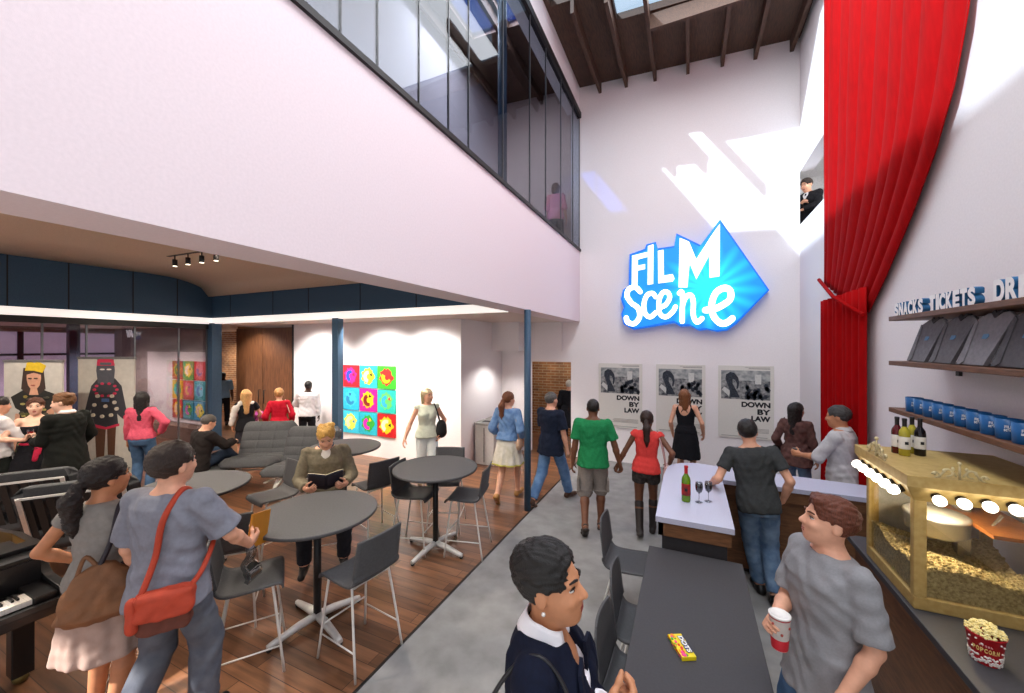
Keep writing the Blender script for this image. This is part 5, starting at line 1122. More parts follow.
# 2 man in grey T-shirt with cup
p = Person('man in grey T-shirt holding a paper cup, one hand in his pocket', pf(824, 1.92), 1.72, 228, False, 'light', lean=-2, head=(-22, 8, 0), hs=1.05, vox=.006, build=.94, sw=.168,
    arms=dict(R=dict(t=(.0, .26, 1.12), pole=(.7, -.5, -1), n=(-.9, .35, .1), curl=.42, h=(-.35, .55, .3)), L=dict(t=(-.21, .1, .92), pole=(-.3, -1, .1), n=(.9, .1, 0), curl=.3, h=(.2, .25, -.9))))
p.body().face(lips='#b06a60', brow='#5a3320', iris='#3a4a58').hair('#5e2f1c', 'side', .95, .003)
GT = cloth('#8c8c8f', .06, .15, scale=90); p.top(GT, 'shirt', .022, .86, -.2, (.072, .06), 0, .015, .016, .006, 0).pants(DEN, 'jeans', .016).shoes(BRNS)
b = MB(); b.tube([tuple(Vector(p.T(.07 * math.cos(a), -.005 + .066 * math.sin(a), .517 - .018 * math.sin(a)).tolist()) * p.k) for a in [2 * PI * i / 28 for i in range(28)]], .006, 8, closed=True); b.build('neck_rib', cloth('#55555e', .05), p.root)
g = p.grip('R', .08, .056); q = prop(p, 'paper_cup', 'white and red paper cup in the hand of the man in the grey T-shirt', 'cup'); c = Vector(g.tolist()) * p.k
b = MB(); b.lathe([(.031, -.08), (.033, -.078), (.043, .072), (.045, .074), (.045, .078), (.042, .078), (.032, -.07)], 32, tuple(c)); b.build('cup_body', mat('#d9d2cb', .5, 0, .05, name='cup_paper'), q.root)
b = MB(); b.lathe([(.0325, -.079), (.0338, -.074), (.037, -.03), (.0362, -.025)], 32, tuple(c), closed=False); b.build('red_band', mat('#b8202c', .5, name='cup_red'), q.root); b = MB(); b.lathe([(.0437, .066), (.0445, .071)], 32, tuple(c), closed=False); b.build('rim_band', mat('#b8202c', .5, name='cup_red'), q.root); b = MB(); b.lathe([(.0425, .07), (.0455, .074), (.0455, .08), (.04, .084), (.038, .08), (.01, .079)], 32, tuple(c)); b.build('lid', mat('#e4e0da', .4, 0, .03, name='cup_lid_white'), q.root)
b = MB()
for i in range(16): a = i * .9; z = -.02 + .07 * ((i * 7) % 16) / 16; r = .0385 + z * .066; b.ball((c.x + r * math.cos(a), c.y + r * math.sin(a), c.z + z), (.006, .006, .004), 6, 4)
b.build('printed_mark', mat('#a84a40', .6, name='cup_print'), q.root)
# 3 man in dark T-shirt
p = Person('man in dark grey T-shirt and jeans seen from behind, leaning on the pale counter', pf(755, 3.8), 1.755, -12, False, 'light', lean=8, tilt=-6, head=(-12, 6, 0), hs=1.02, vox=.0095, pelvis=(.02, -.02, .945),
    arms=dict(L=dict(t=(-.36, .16, 1.01), pole=(-.1, -1, .0), n=(.3, -.2, -1), curl=.15, h=(-.2, .8, -.2)), R=dict(t=(.24, .04, .95), pole=(.7, -1, .1), n=(-.9, .3, 0), curl=.35, h=(-.4, .5, -.6))),
    legs=dict(L=dict(t=(.06, .1, .085)), R=dict(t=(.14, -.12, .11), pitch=-20)))
p.body().hair('#191412', 'short', 1.1, .002).top(cloth('#37393a', .15), 'shirt', .014, .62, -.1, (.068, .06), 0, .0, .012, .005).pants(cloth('#4a6484', .3, .1, second='#7d97b4', scale=9), 'jeans', .016, 1.95, .005).shoes(BLKS)
# 4 green shirt man
p = Person('man in green T-shirt and khaki shorts walking hand in hand', pf(593, 5.17), 1.775, 0, False, 'brown', head=(0, 0, 0), vox=.0105, build=1.04,
    arms=dict(R=dict(t=(.36, .02, .82), pole=(.6, -1, 0), n=(-.7, -.5, -.2), curl=.6), L=dict(t=(-.27, .0, .83))), legs=dict(L=dict(t=(-.1, -.2, .14), pitch=-45), R=dict(t=(.1, .08, .085))))
p.body().hair('#1a1310', 'shaved').top(cloth('#1f7a48', .12), 'shirt', .02, .75, -.1, (.07, .06), 0, .01, .02, .005).pants(cloth('#8e857e', .08), 'shorts', .02, 1.05, .005, .1, .04).shoes(mat('#241c18', .5, name='sandal_leather'), 'sandal', open_=True)
b = MB(); [b.bbox(Vector((s_ * .19, -.04, .62)) * p.k, (.03, .12, .16)) for s_ in (-1, 1)]; b.build('cargo_pocket', cloth('#857c75', .08), p.root, bevel=.008)
# 5 red top woman
p = Person('woman in coral sleeveless top and dark shorts walking hand in hand', pf(646, 5.03), 1.63, 0, True, 'brown', tilt=2, head=(-4, 0, -6), vox=.0105, hs=1.05,
    arms=dict(L=dict(t=(-.42, .03, .86), pole=(-.5, -1, 0), n=(.6, .5, -.2), curl=.5), R=dict(t=(.3, .0, 1.0), pole=(.7, -1, 0), n=(-1, 0, 0), curl=.4, h=(-.1, .6, -.7))), legs=dict(L=dict(t=(-.08, -.1, .1), pitch=-20), R=dict(t=(.09, .12, .085))))
p.body().hair('#2a1810', 'pony', 1.05, .002).top(cloth('#d2403c', .08), 'top', .014, .12, -.06, (.075, .07), 0, .0, .008, .004).pants(cloth('#2c2a2a', .5, second='#4d4644', scale=25), 'shorts', .016, .42, .003, .08, .02).shoes(mat('#2a2422', .5, 0, .15, name='boot_leather'), 'boot', high=.82)
q = prop(p, 'tote_bag', 'pale pink tote bag on the shoulder of the woman in the coral top', 'bag')
q.blob('bag_body', [loft(p.T(.27, -.03, -.02), p.Rt, [(-.28, .05, .16, 0), (-.1, .06, .17, 0), (.1, .03, .13, 0)])], cloth('#c9a7a5', .15, second='#dcc7c2', scale=15), .02)
q.strap('strap', [p.T(.25, .06, .07), p.T(.21, .05, .3), p.T(.13, -.01, .515), p.T(.2, -.1, .3), p.T(.25, -.1, .07)], .012, cloth('#b98f8c', .1))
# 6 black dress
p = Person('woman in black strappy dress looking at the middle poster', pf(686, 6.75), 1.73, 8, True, 'light', tilt=-2, vox=.0115, head=(10, 4, 0),
    arms=dict(L=dict(t=(-.23, .06, .92)), R=dict(t=(.27, .06, .95), pole=(.5, -1, 0))))
p.body().hair('#7a4a28', 'curly', .95, .006).top(BLKC, 'dress', .012, -1, -.0, None, 0, .0, .0, .003, 0, .16, strapless=False).skirt(BLKC, 'dress_skirt', .14, -.43, .24, .2, .022).shoes(BLKS)
p.strap('strap', [p.T(-.05, -.11, .38), p.T(.0, -.09, .46), p.T(.06, -.05, .52)], .006, BLKC); p.strap('strap', [p.T(.05, -.11, .38), p.T(0, -.09, .46), p.T(-.06, -.05, .52)], .006, BLKC)
# 7 brown jacket
p = Person('woman with long dark hair in brown jacket near the curtain', pf(796, 5.65), 1.65, 12, True, 'tan', head=(-25, 0, 0), vox=.0115, hs=1.03,
    arms=dict(L=dict(t=(-.22, .1, .98), pole=(-.35, -1, 0)), R=dict(t=(.25, .03, .88))))
p.body().hair('#17110f', 'longback', 1.0, .003).top(cloth('#4b3330', .2, .15, second='#6a4a44', scale=18), 'jacket', .02, 1.92, -.18, (.075, .06), 0, .02, .008, .008, folds=.004).pants(cloth('#6585aa', .15, second='#8aa6c6', scale=10), 'jeans', .014).shoes(BLKS)
q = prop(p, 'handbag', 'small black bag held by the woman in the brown jacket', 'bag'); q.blob('bag_body', [rc(p.T(-.26, .12, .02), p.T(-.26, .0, .02), .06, .06), rc(p.T(-.26, .13, -.1), p.T(-.26, -.02, -.1), .07, .07)], BLKS, .03)
q.strap('strap', [p.T(-.26, .12, .07), p.T(-.22, .08, .3), p.T(-.15, 0, .53), p.T(-.22, -.06, .3), p.T(-.26, 0, .07)], .008, BLKS)
# 8 counter man
p = Person('grey haired man in pale grey shirt holding a dark cup behind the counter', pf(843, 4.38), 1.8, -72, False, 'tan', lean=2, head=(10, -4, 0), hs=1.02, vox=.0105,
    arms=dict(L=dict(t=(-.1, .36, 1.12), pole=(-.9, -.5, -1), n=(.9, .2, 0), curl=.6, h=(.1, 1, .05)), R=dict(t=(.2, .1, .98), pole=(.2, -.6, -.3), curl=.4)))
p.body().hair('#3a3836', 'short', 1.1, .003).top(cloth('#b9b6b6', .08, .12), 'shirt', .018, 1.02, -.2, (.07, .05), 0, .01, .012, .007).pants(cloth('#3a3a40', .1)).shoes(BLKS).collar(cloth('#c4c1c1', .05), .068, .04, 0, .3)
g = p.grip('L', .07, .04); q = prop(p, 'coffee_cup', 'dark cup in the hand of the grey haired man behind the counter', 'cup'); c = Vector(g.tolist()) * p.k
b = MB(); b.lathe([(.03, -.05), (.033, -.047), (.04, .045), (.038, .045), (.031, -.04)], 24, tuple(c)); b.build('cup_body', mat('#2a2726', .4, name='dark_cup'), q.root); b = MB(); b.lathe([(.041, .044), (.042, .05), (.03, .055)], 24, tuple(c)); b.build('cup_lid', mat('#4a4644', .4, name='cup_lid'), q.root)
# 10 man in navy T-shirt
p = Person('man in navy T-shirt and jeans striding past the slender column', pf(551, 6.08), 1.785, 38, False, 'light', head=(-6, 2, 0), vox=.0115, pelvis=(0, 0, .925),
    arms=dict(L=dict(t=(-.22, .14, .86)), R=dict(t=(.26, .06, .84))), legs=dict(L=dict(t=(-.07, -.36, .13), pitch=-35), R=dict(t=(.09, .34, .09))))
p.body().hair('#55504c', 'short', 1.0, .002).top(cloth('#1b2233', .15), 'shirt', .024, .8, -.17, (.07, .06), 0, .02, .02, .006).pants(cloth('#496a92', .25, second='#6d8cb2', scale=9), 'jeans', .018, 1.96, .005).shoes(BRNS)
# 11 doorway figure
p = Person('white haired person in black coat inside the rear doorway', pf(569, 9.4), 1.66, 5, False, 'light', vox=.015, arms=dict(L=dict(t=(-.24, .12, .95), pole=(-.35, -1, 0))))
p.body().hair('#b9b2a8', 'short', 1.15).top(BLKC, 'coat', .03, 1.95, -.42, (.075, .06), 0, .04, .012, .006).pants(BLKC).shoes(BLKS)
# 12 denim jacket woman
p = Person('woman in denim jacket and white skirt walking by the bins', pf(508, 6.2), 1.75, 22, True, 'light', head=(-26, 0, 0), vox=.0115,
    arms=dict(L=dict(t=(-.22, .12, .98), pole=(-.35, -1, 0)), R=dict(t=(.24, .06, .95), pole=(.35, -1, 0))), legs=dict(L=dict(t=(-.08, -.26, .15), pitch=-45), R=dict(t=(.09, .2, .1), pitch=8)))
p.body().hair('#6b3d22', 'pony', 1.15, .004).top(cloth('#5a7aa6', .2, second='#7b9ac0', scale=14), 'jacket', .024, 1.55, .02, (.072, .06), 0, .01, .012, .007).skirt(cloth('#d9d3cb', .15, second='#b9b29c', scale=9), 'skirt', .12, -.36, .25, .22, .018, .012).shoes(mat('#a5763f', .5, name='tan_shoe'), heel=1)
b = MB(); S = SDF(); S.u(loft(p.P, rotm(), [(-.37, .262, .232, 0), (-.34, .258, .228, 0)], 2.1, .012, (0, -.36))); sdf_obj('hem_band', S, .01, cloth('#a8a04a', .2), p.root, p.k)
q = prop(p, 'handbag', 'small tan shoulder bag of the woman in the denim jacket', 'bag'); q.blob('bag_body', [el(p.T(.22, -.06, -.03), (.05, .1, .1), p.Rt)], mat('#c2a084', .6, 0, .1, name='tan_bag'), .01)
q.strap('strap', [p.T(.22, .0, .05), p.T(.2, .05, .25), p.T(.12, -.01, .525), p.T(.19, -.11, .3), p.T(.22, -.11, .05)], .008, mat('#b8926f', .6, name='tan_strap'))
# 13 blonde in white
p = Person('blonde woman in pale sleeveless top and white trousers near the bins', pf(427, 6.6), 1.76, 168, True, 'light', head=(24, 0, 0), vox=.0115,
    arms=dict(R=dict(t=(.42, .16, .88), pole=(.6, -1, 0)), L=dict(t=(-.22, .06, .95), pole=(-1, -.5, 0))), legs=dict(L=dict(t=(-.06, .18, .09)), R=dict(t=(.08, -.16, .1), pitch=-15)))
p.body().face().hair('#c9b48c', 'bob', 1.05, .005).top(cloth('#cfd6c4', .05), 'top', .014, .05, -.04, (.072, .07), 0, .01, .008, .004).pants(cloth('#d4dcdc', .04), 'trousers', .016, 1.95, .004, .1, .02).shoes(mat('#c8b8a0', .5, name='pale_shoe'), heel=1)
q = prop(p, 'handbag', 'black shoulder bag of the blonde woman in the pale top', 'bag'); q.blob('bag_body', [el(p.T(-.23, .07, .1), (.09, .06, .14), p.Rt), el(p.T(-.22, .08, .02), (.1, .06, .09), p.Rt)], BLKS, .03)
q.strap('strap', [p.T(-.2, .1, .2), p.T(-.16, .1, .36), p.T(-.12, .0, .52), p.T(-.18, -.08, .36), p.T(-.22, .0, .2)], .01, BLKS)
# 14 man in white shirt at wall
p = Person('man in white shirt and black trousers by the walnut doors', pf(307, 8.9), 1.69, 8, False, 'dark', tilt=3, lean=-3, vox=.014, head=(-10, 6, 0), arms=dict(L=dict(t=(-.12, .26, 1.06), pole=(-1, -.4, -.4)), R=dict(t=(.25, .04, .85))))
p.body().hair('#15110f', 'shaved').top(cloth('#cfcdd0', .05), 'shirt', .022, 1.9, -.06, (.07, .05), 0, .0, .012, .007).pants(BLKC).shoes(BLKS)
# 15, 16 the two women behind the loungers
p = Person('woman in red jacket with short fair hair behind the loungers', pf(279, 7.95), 1.6, 0, True, 'light', vox=.0125, hs=1.1, arms=dict(L=dict(t=(-.25, .12, .95), pole=(-.4, -1, 0)), R=dict(t=(.25, .12, .95), pole=(.4, -1, 0))))
p.body().hair('#b3814c', 'bun', 1.2, .004).top(cloth('#b5142a', .1), 'jacket', .024, 1.9, -.12, (.07, .055), 0, .01, .012, .006).pants(cloth('#c9c0b4', .06)).shoes(BLKS)
q = prop(p, 'handbag', 'thin pale shoulder strap bag of the woman in red', 'bag'); q.blob('bag_body', [el(p.T(.25, .02, -.02), (.04, .09, .09), p.Rt)], mat('#9a6a4a', .6, name='brown_bag'), .01); q.strap('strap', [p.T(.25, .05, .05), p.T(.19, .06, .3), p.T(.12, 0, .53), p.T(.19, -.1, .3), p.T(.25, 0, .05)], .008, mat('#c8b0a0', .6, name='pale_strap'))
p = Person('long haired blonde woman in black top with white shawl behind the loungers', pf(246, 7.95), 1.57, -5, True, 'light', vox=.0125, hs=1.1, arms=dict(L=dict(t=(-.24, .12, .9), pole=(-.4, -1, 0)), R=dict(t=(.2, .22, 1.0), pole=(1, -.6, -.4))))
p.body().hair('#c99a62', 'longback', 1.1, .003).top(BLKC, 'top', .018, .5, -.14, (.07, .055), 0, .01, .01, .004).skirt(cloth('#26242a', .1), 'skirt', .1, -.4, .22, .18)
p.blob('shawl', [rc(p.T(-.1, -.03, .49), p.T(-.2, -.03, .38), .06, .07), rc(p.T(-.2, -.03, .38), p.T(-.27, .0, .05), .07, .055), rc(p.T(-.1, -.05, .49), p.T(.12, -.05, .49), .05, .04)], cloth('#d6cfc8', .06), .03, wrinkle(.006)).shoes if False else p.blob('shawl', [rc(p.T(-.1, -.03, .49), p.T(-.2, -.03, .38), .06, .07), rc(p.T(-.2, -.03, .38), p.T(-.27, .0, .05), .07, .055), rc(p.T(-.1, -.05, .49), p.T(.12, -.05, .49), .05, .04)], cloth('#d6cfc8', .06), .03, wrinkle(.006))
p.shoes(BLKS); q = prop(p, 'bouquet', 'magenta bundle held by the blonde woman in the black top', 'bouquet'); q.blob('petals', [el(p.T(.25 + .07 * math.sin(a * 2), .2 + .06 * math.cos(a * 3), .12 + .07 * math.cos(a * 1.7)), (.05, .05, .05)) for a in range(9)], cloth('#b8488c', .4, second='#8a3a78', scale=20), .02, wrinkle(.008)); q.blob('wrapping', [rc(p.T(.22, .22, .05), p.T(.24, .2, -.08), .05, .03)], cloth('#c9a0b8', .1), .01)
# 17 corridor man
p = Person('man in light blue shirt in the brick passage', pf(223, 12), 1.68, 0, False, 'dark', vox=.0155)
p.body().hair('#17120f', 'shaved').top(cloth('#6f8ba6', .08), 'shirt', .022, .9, -.05, (.07, .055), 0, 0, .016, .006).pants(BLKC).shoes(BLKS)
# 18 seated man
px_, py_ = pf(201, 6.3)
for o_ in bpy.data.objects:
    if o_.name == 'ottoman': o_.location = (px_, py_, 0)
p = Person('seated man in dark coat with crossed legs on the low stool', (px_, py_), 1.74, 62, False, 'light', lean=12, head=(-4, -8, 0), vox=.0115, pelvis=(0, -.05, .57), hs=1.03,
    arms=dict(R=dict(t=(.1, .44, .83), pole=(.8, -.3, -.6), n=(-.2, 0, -1), curl=.4), L=dict(t=(-.12, .42, .8), pole=(-.8, -.3, -.6), n=(.2, 0, -1), curl=.4)),
    legs=dict(L=dict(t=(-.08, .45, .085), pole=(-.1, 1, .6)), R=dict(t=(-.12, .66, .4), pole=(.3, .6, 1), pitch=-25)))
p.body().hair('#4a4540', 'short', 1.0, .002).top(cloth('#231e1d', .2, .15), 'coat', .03, 1.95, -.12, (.072, .055), .05, .02, .012, .008).pants(cloth('#2b3748', .2), 'jeans', .016, 1.9, .005).shoes(BLKS)
# 19 reading man
px_, py_ = pf(326, 4.4)
for o_ in bpy.data.objects:
    if o_.get('label', '') == 'bar chair the man reading sits on': o_.location = (px_ - .02, py_ + .02, 0); o_.rotation_euler = (0, 0, aim(px_, py_, -2.98, 2.39))
p = Person('fair haired man in olive shirt seated reading an open book', (px_, py_), 1.78, 180, False, 'light', lean=5, head=(0, -24, 0), vox=.009, pelvis=(0, .0, .79), hs=1.06,
    arms=dict(R=dict(t=(.18, .33, .95), pole=(.5, -.6, -.7), n=(-.8, 0, .6), curl=.45, h=(-.35, .8, .1)), L=dict(t=(-.18, .33, .95), pole=(-.5, -.6, -.7), n=(.8, 0, .6), curl=.45, h=(.35, .8, .1))),
    legs=dict(R=dict(t=(.2, .34, .2), pole=(.25, 1, .6)), L=dict(t=(-.17, .3, .18), pole=(-.2, 1, .6))))
p.body().face(brow='#8a6a3a', lips='#b0726a').hair('#c99c4e', 'messy', 1.1, .006).top(cloth('#6e6654', .12, .15, second='#7f7763'), 'shirt', .019, 1.86, -.13, (.078, .065), .05, .012, .008, .007)
p.top(cloth('#d8d4cc', .03), 'undershirt', .012, .2, .1, (.07, .06), 0, 0, .004, .002).pants(cloth('#23252c', .15), 'jeans', .016, 1.96, .004).shoes(BLKS).collar(cloth('#5c6470', .1), .074, .05, .0, .45)
q = prop(p, 'book', 'open book with dark cover held by the man reading', 'book'); c = Vector((0, .44, 1.03)) * p.k; b = MB()
def page(s, th, d0):
    def fn(u, v): x = u * .165; return (c.x + s * x, c.y + (v - .5) * .1 - .07 * u - .012 * math.sin(u * PI) - d0, c.z + .18 * (v - .5) + .02 * u)
    return fn
for s_ in (-1, 1): b.grid(page(s_, 0, .006), 10, 4, thick=.008 * s_)
b.build('pages', mat('#e2d4b0', .8, 0, .05, name='page_cream'), q.root); b = MB()
for s_ in (-1, 1): b.grid(page(s_, 0, -.008), 10, 4, thick=.003 * s_)
b.build('cover', mat('#22222e', .5, 0, .2, name='book_cover'), q.root)
# 20 pink shirt woman
p = Person('woman in pink shirt and jeans with hand on hip, facing the banners', pf(142, 6.5), 1.71, 28, True, 'tan', head=(18, 0, 0), vox=.0115, hs=1.02,
    arms=dict(R=dict(t=(.24, .05, 1.0), pole=(1, -.5, .1), h=(-.7, .4, -.4), n=(-.6, .4, 0)), L=dict(t=(-.24, .08, .87), pole=(-.2, -1, 0))))
p.body().hair('#15100f', 'longback', 1.0, .004).top(cloth('#d0566c', .1, .12), 'shirt', .018, 1.9, -.02, (.068, .055), 0, .0, .012, .006).pants(cloth('#3d5878', .2, second='#557396', scale=10), 'jeans', .014).shoes(BRNS)
q = prop(p, 'handbag', 'small dark bag in the hand of the woman in the pink shirt', 'bag'); q.blob('bag_body', [el(p.T(-.2, .12, -.2), (.05, .07, .08), p.Rt)], BLKS, .01); q.strap('strap', [p.T(-.2, .06, -.13), p.T(-.21, .1, .02), p.T(-.2, .17, -.13)], .008, BLKS)
# 21-23 the trio
p = Person('man in white shirt and dark trousers at the left edge of the trio', pf(-4, 5.45), 1.76, 72, False, 'light', head=(0, -6, 0), vox=.0115, hs=1.05, arms=dict(R=dict(t=(.12, .36, 1.08), pole=(.8, -.4, -.8), n=(-.8, 0, .4), curl=.5), L=dict(t=(-.12, .3, 1.08), pole=(-.8, -.4, -.8), curl=.5)))
p.body().face().hair('#1c1613', 'short', 1.15, .003).top(cloth('#d8d6d8', .04), 'shirt', .026, 1.92, -.06, (.07, .055), 0, .01, .012, .007).pants(cloth('#1e2320', .15)).shoes(BLKS).collar(cloth('#e2e0e2', .03))
p = Person('woman in black strapless gown with pink sash between two men', pf(36, 5.65), 1.72, 165, True, 'fair', head=(-22, -2, 0), vox=.0105, hs=1.05, arms=dict(R=dict(t=(.16, .2, 1.16), pole=(1, -.1, -.9), n=(-.6, .4, 0), curl=.6, h=(-.3, .2, .8)), L=dict(t=(-.3, .28, 1.16), pole=(-1, -.2, -.6), curl=.4)))
p.body().face(lips='#b03a3a').hair('#4e2a18', 'bun', 1.15, .005).top(BLKC, 'gown_bodice', .012, -1, .0, None, 0, 0, 0, .003, strapless=True).skirt(BLKC, 'gown_skirt', .14, -.9, .34, .29, .024, .014).shoes(BLKS)
SA = cloth('#c02848', .1); p.blob('sash', [loft(p.P, p.Rt, [(.1, .165, .125, 0), (.14, .16, .12, 0)], 2.2), rc(p.T(.0, .14, .11), p.T(.02, .18, -.02), .03, .02), rc(p.T(.02, .15, .11), p.T(.06, .18, -.1), .028, .03)], SA, .01)
p2 = Person('man in dark suit seen from behind beside the woman in the black gown', pf(66, 5.35), 1.83, -38, False, 'fair', head=(30, -6, 0), vox=.0105, hs=1.05, arms=dict(L=dict(t=(-.1, .3, 1.1), pole=(-.35, -.8, -.6), n=(.8, 0, .3), curl=.55), R=dict(t=(.22, .16, .95), pole=(.8, -.9, 0))))
SUIT = cloth('#141613', .2, .08); p2.body().hair('#6a4526', 'messy', 1.0, .004).top(SUIT, 'jacket', .03, 1.92, -.24, (.072, .055), .06, .03, .012, .006).pants(SUIT, 'trousers', .018, 1.95, .004).shoes(BLKS).collar(cloth('#e0dede', .03), .066, .03, .008)
for P_, sd, lab, colr in ((p, 'R', 'small glass of red drink in the hand of the woman in the black gown', '#a01c1c'), (p2, 'L', 'stemmed glass in the hand of the man in the dark suit', '#c8b89a')):
    g = P_.grip(sd, .07, .03); q = prop(P_, 'cocktail_glass', lab, 'glass'); c = Vector(g.tolist()) * P_.k
    b = MB(); b.lathe([(.028, -.11), (.028, -.107), (.004, -.1), (.004, .0), (.02, .02)], 20, tuple(c)); b.build('stem', glass('#e0e0e0', .15, 'stem_glass'), q.root)
    b = MB(); b.lathe([(.006, 0), (.026, .02), (.034, .06), (.033, .09)], 20, tuple(c), closed=False); b.build('bowl', glass('#d8dade', .15, 'bowl_glass'), q.root)
    b = MB(); b.lathe([(.005, .002), (.025, .021), (.032, .058), (.03, .06)], 20, tuple(c)); b.build('drink', mat(colr, .2, name='drink_' + colr[1:]), q.root)
# 24 woman with the brown bag
p = Person('woman in grey top and pale skirt with brown shoulder bag', pf(101, 2.5), 1.735, 40, True, 'tan', lean=2, head=(-26, 4, 6), hs=1.1, vox=.0078,
    arms=dict(L=dict(t=(-.2, .12, 1.02), pole=(-1, -.9, 0), n=(1, 0, 0), curl=.5, h=(.6, .5, -.4)), R=dict(t=(.24, .17, .93), pole=(.8, -1, 0), n=(-.8, -.3, 0), curl=.6, h=(-.2, .6, -.6))), legs=dict(L=dict(t=(-.08, .05, .085)), R=dict(t=(.1, -.05, .085))))
p.body().face(lips='#9a5048').hair('#1d1412', 'pony', 1.1, .005).top(cloth('#8b8782', .08), 'top', .014, .32, -.02, (.075, .07), 0, .0, .01, .005)
p.skirt(cloth('#a68d82', .12, .15, second='#b59d92', scale=16), 'skirt', .1, -.45, .235, .19, .016, .007).shoes(BRNS)
b = MB(); b.lathe([(.02, -.012), (.03, 0), (.02, .012)], 14, tuple(Vector((p.hc + p.Rh @ (A3(0, -.118, -.008) * p.hs)).tolist()) * p.k)); b.build('hair_tie', cloth('#a8483c', .1), p.root)
BB = mat('#6e4a30', .7, 0, .15, 14, second='#84593a', bump=.15, bscale=60, name='brown_bag_suede'); q = prop(p, 'shoulder_bag', 'slouchy brown shoulder bag carried behind the woman in the grey top', 'bag')
q.blob('bag_body', [loft(p.T(.15, -.17, .04), p.Rt @ rotm(0, 0, 35), [(-.19, .13, .05, 0), (-.14, .19, .085, 0), (.0, .18, .075, 0), (.09, .12, .05, 0), (.15, .05, .03, 0)], 2.3, .0015, (.1, -.2))], BB, .02, wrinkle(.004))
q.strap('strap', [p.T(.14, -.2, .15), p.T(.17, -.15, .3), p.T(.135, -.03, .515), p.T(.16, .1, .4), p.T(.22, .03, .2), p.T(.2, -.12, .14)], .014, mat('#241c24', .5, name='dark_strap')); q.strap('handle', [p.T(.05, -.22, .13), p.T(.08, -.2, .24), p.T(.16, -.19, .14)], .012, BB)
# 25 man with the orange bag
p = Person('man in grey T-shirt with an orange shoulder bag, seen from behind', pf(170, 2.41), 1.86, 42, False, 'light', lean=1, head=(-12, 6, 4), hs=1.1, vox=.0078,
    arms=dict(R=dict(t=(.26, .3, 1.0), pole=(.7, -1, -.1), n=(-.8, 0, .3), curl=.5, h=(-.1, 1, .1)), L=dict(t=(-.24, .1, .9))), legs=dict(L=dict(t=(-.12, -.2, .16), pitch=-40), R=dict(t=(.11, .1, .085))))
p.body().face().hair('#2a1d16', 'short', 1.25, .003).top(cloth('#7d7f8a', .08, .15), 'shirt', .026, .82, -.12, (.072, .06), 0, .012, .024, .007).pants(cloth('#4d515c', .2, .12, second='#62666f', scale=12), 'trousers', .02, 1.93, .006, .12, .014).shoes(BLKS)
OB = mat('#a83a22', .7, 0, .12, 20, bump=.12, bscale=80, name='orange_bag_cloth'); q = prop(p, 'shoulder_bag', 'small orange satchel on a long strap at the hip of the man in grey', 'bag')
S = SDF(); S.u(loft(p.T(.14, -.18, -.05), p.Rt @ rotm(0, 0, 30), [(-.12, .11, .04, 0), (.0, .115, .048, 0), (.08, .105, .035, 0)], 5)); S.disp = wrinkle(.003); sdf_obj('bag_body', S, p.h, mat('#5a2c20', .7, 0, .15, name='satchel_base'), q.root, p.k)
S = SDF(); S.u(loft(p.T(.148, -.194, -.02), p.Rt @ rotm(0, 0, 30), [(-.07, .122, .046, 0), (.05, .122, .05, 0), (.075, .115, .04, 0)], 5)); S.disp = wrinkle(.003); sdf_obj('flap', S, p.h, OB, q.root, p.k)
q.blob('side_pocket', [rc(p.T(.045, -.27, -.11), p.T(.04, -.265, .02), .028, .028)], OB, .01, wrinkle(.003))
q.strap('strap', [p.T(.05, -.23, .03), p.T(.06, -.16, .2), p.T(.085, -.15, .38), p.T(.1, -.09, .49), p.T(.095, -.01, .525), p.T(.05, .13, .42)], .016, OB); q.strap('strap', [p.T(.23, -.13, .03), p.T(.24, -.05, .1), p.T(.18, .1, .22), p.T(.06, .145, .4)], .014, OB)
g = p.grip('R', .07, .03); q = prop(p, 'folder', 'flat amber folder in the hand of the man with the orange satchel', 'folder'); c = Vector(g.tolist()) * p.k
b = MB(); R = Matrix.Rotation(-.25, 3, 'X') @ Matrix.Rotation(.1, 3, 'Z'); b.bbox(c + R @ Vector((.0, .1, .03)), (.012, .26, .24), R); b.build('cover', mat('#b8781c', .5, 0, .1, 10, name='amber_card'), q.root, bevel=.003)
b = MB(); b.bbox(c + R @ Vector((0, .0, -.06)), (.02, .08, .07), R); b.build('spine_clip', BLKS, q.root, bevel=.004)
q = prop(p, 'plastic_bag', 'clear plastic bag with a dark parcel hanging below the amber folder', 'bag'); b = MB(); b.grid(lambda u, v: (c.x + .02 * math.sin(9 * v), c.y - .05 + (.05 + .1 * v) * (u - .5) * 2 * .5 + .04 * v, c.z - .05 - .24 * v), 8, 10, thick=.03); b.build('film', glass('#d0d0cc', .2, 'clear_film'), q.root)
b = MB(); b.bbox(c + Vector((0.0, .0, -.25)), (.05, .1, .07), Matrix.Rotation(.5, 3, 'X')); b.build('parcel', mat('#2c3230', .7, name='dark_parcel'), q.root, bevel=.01)
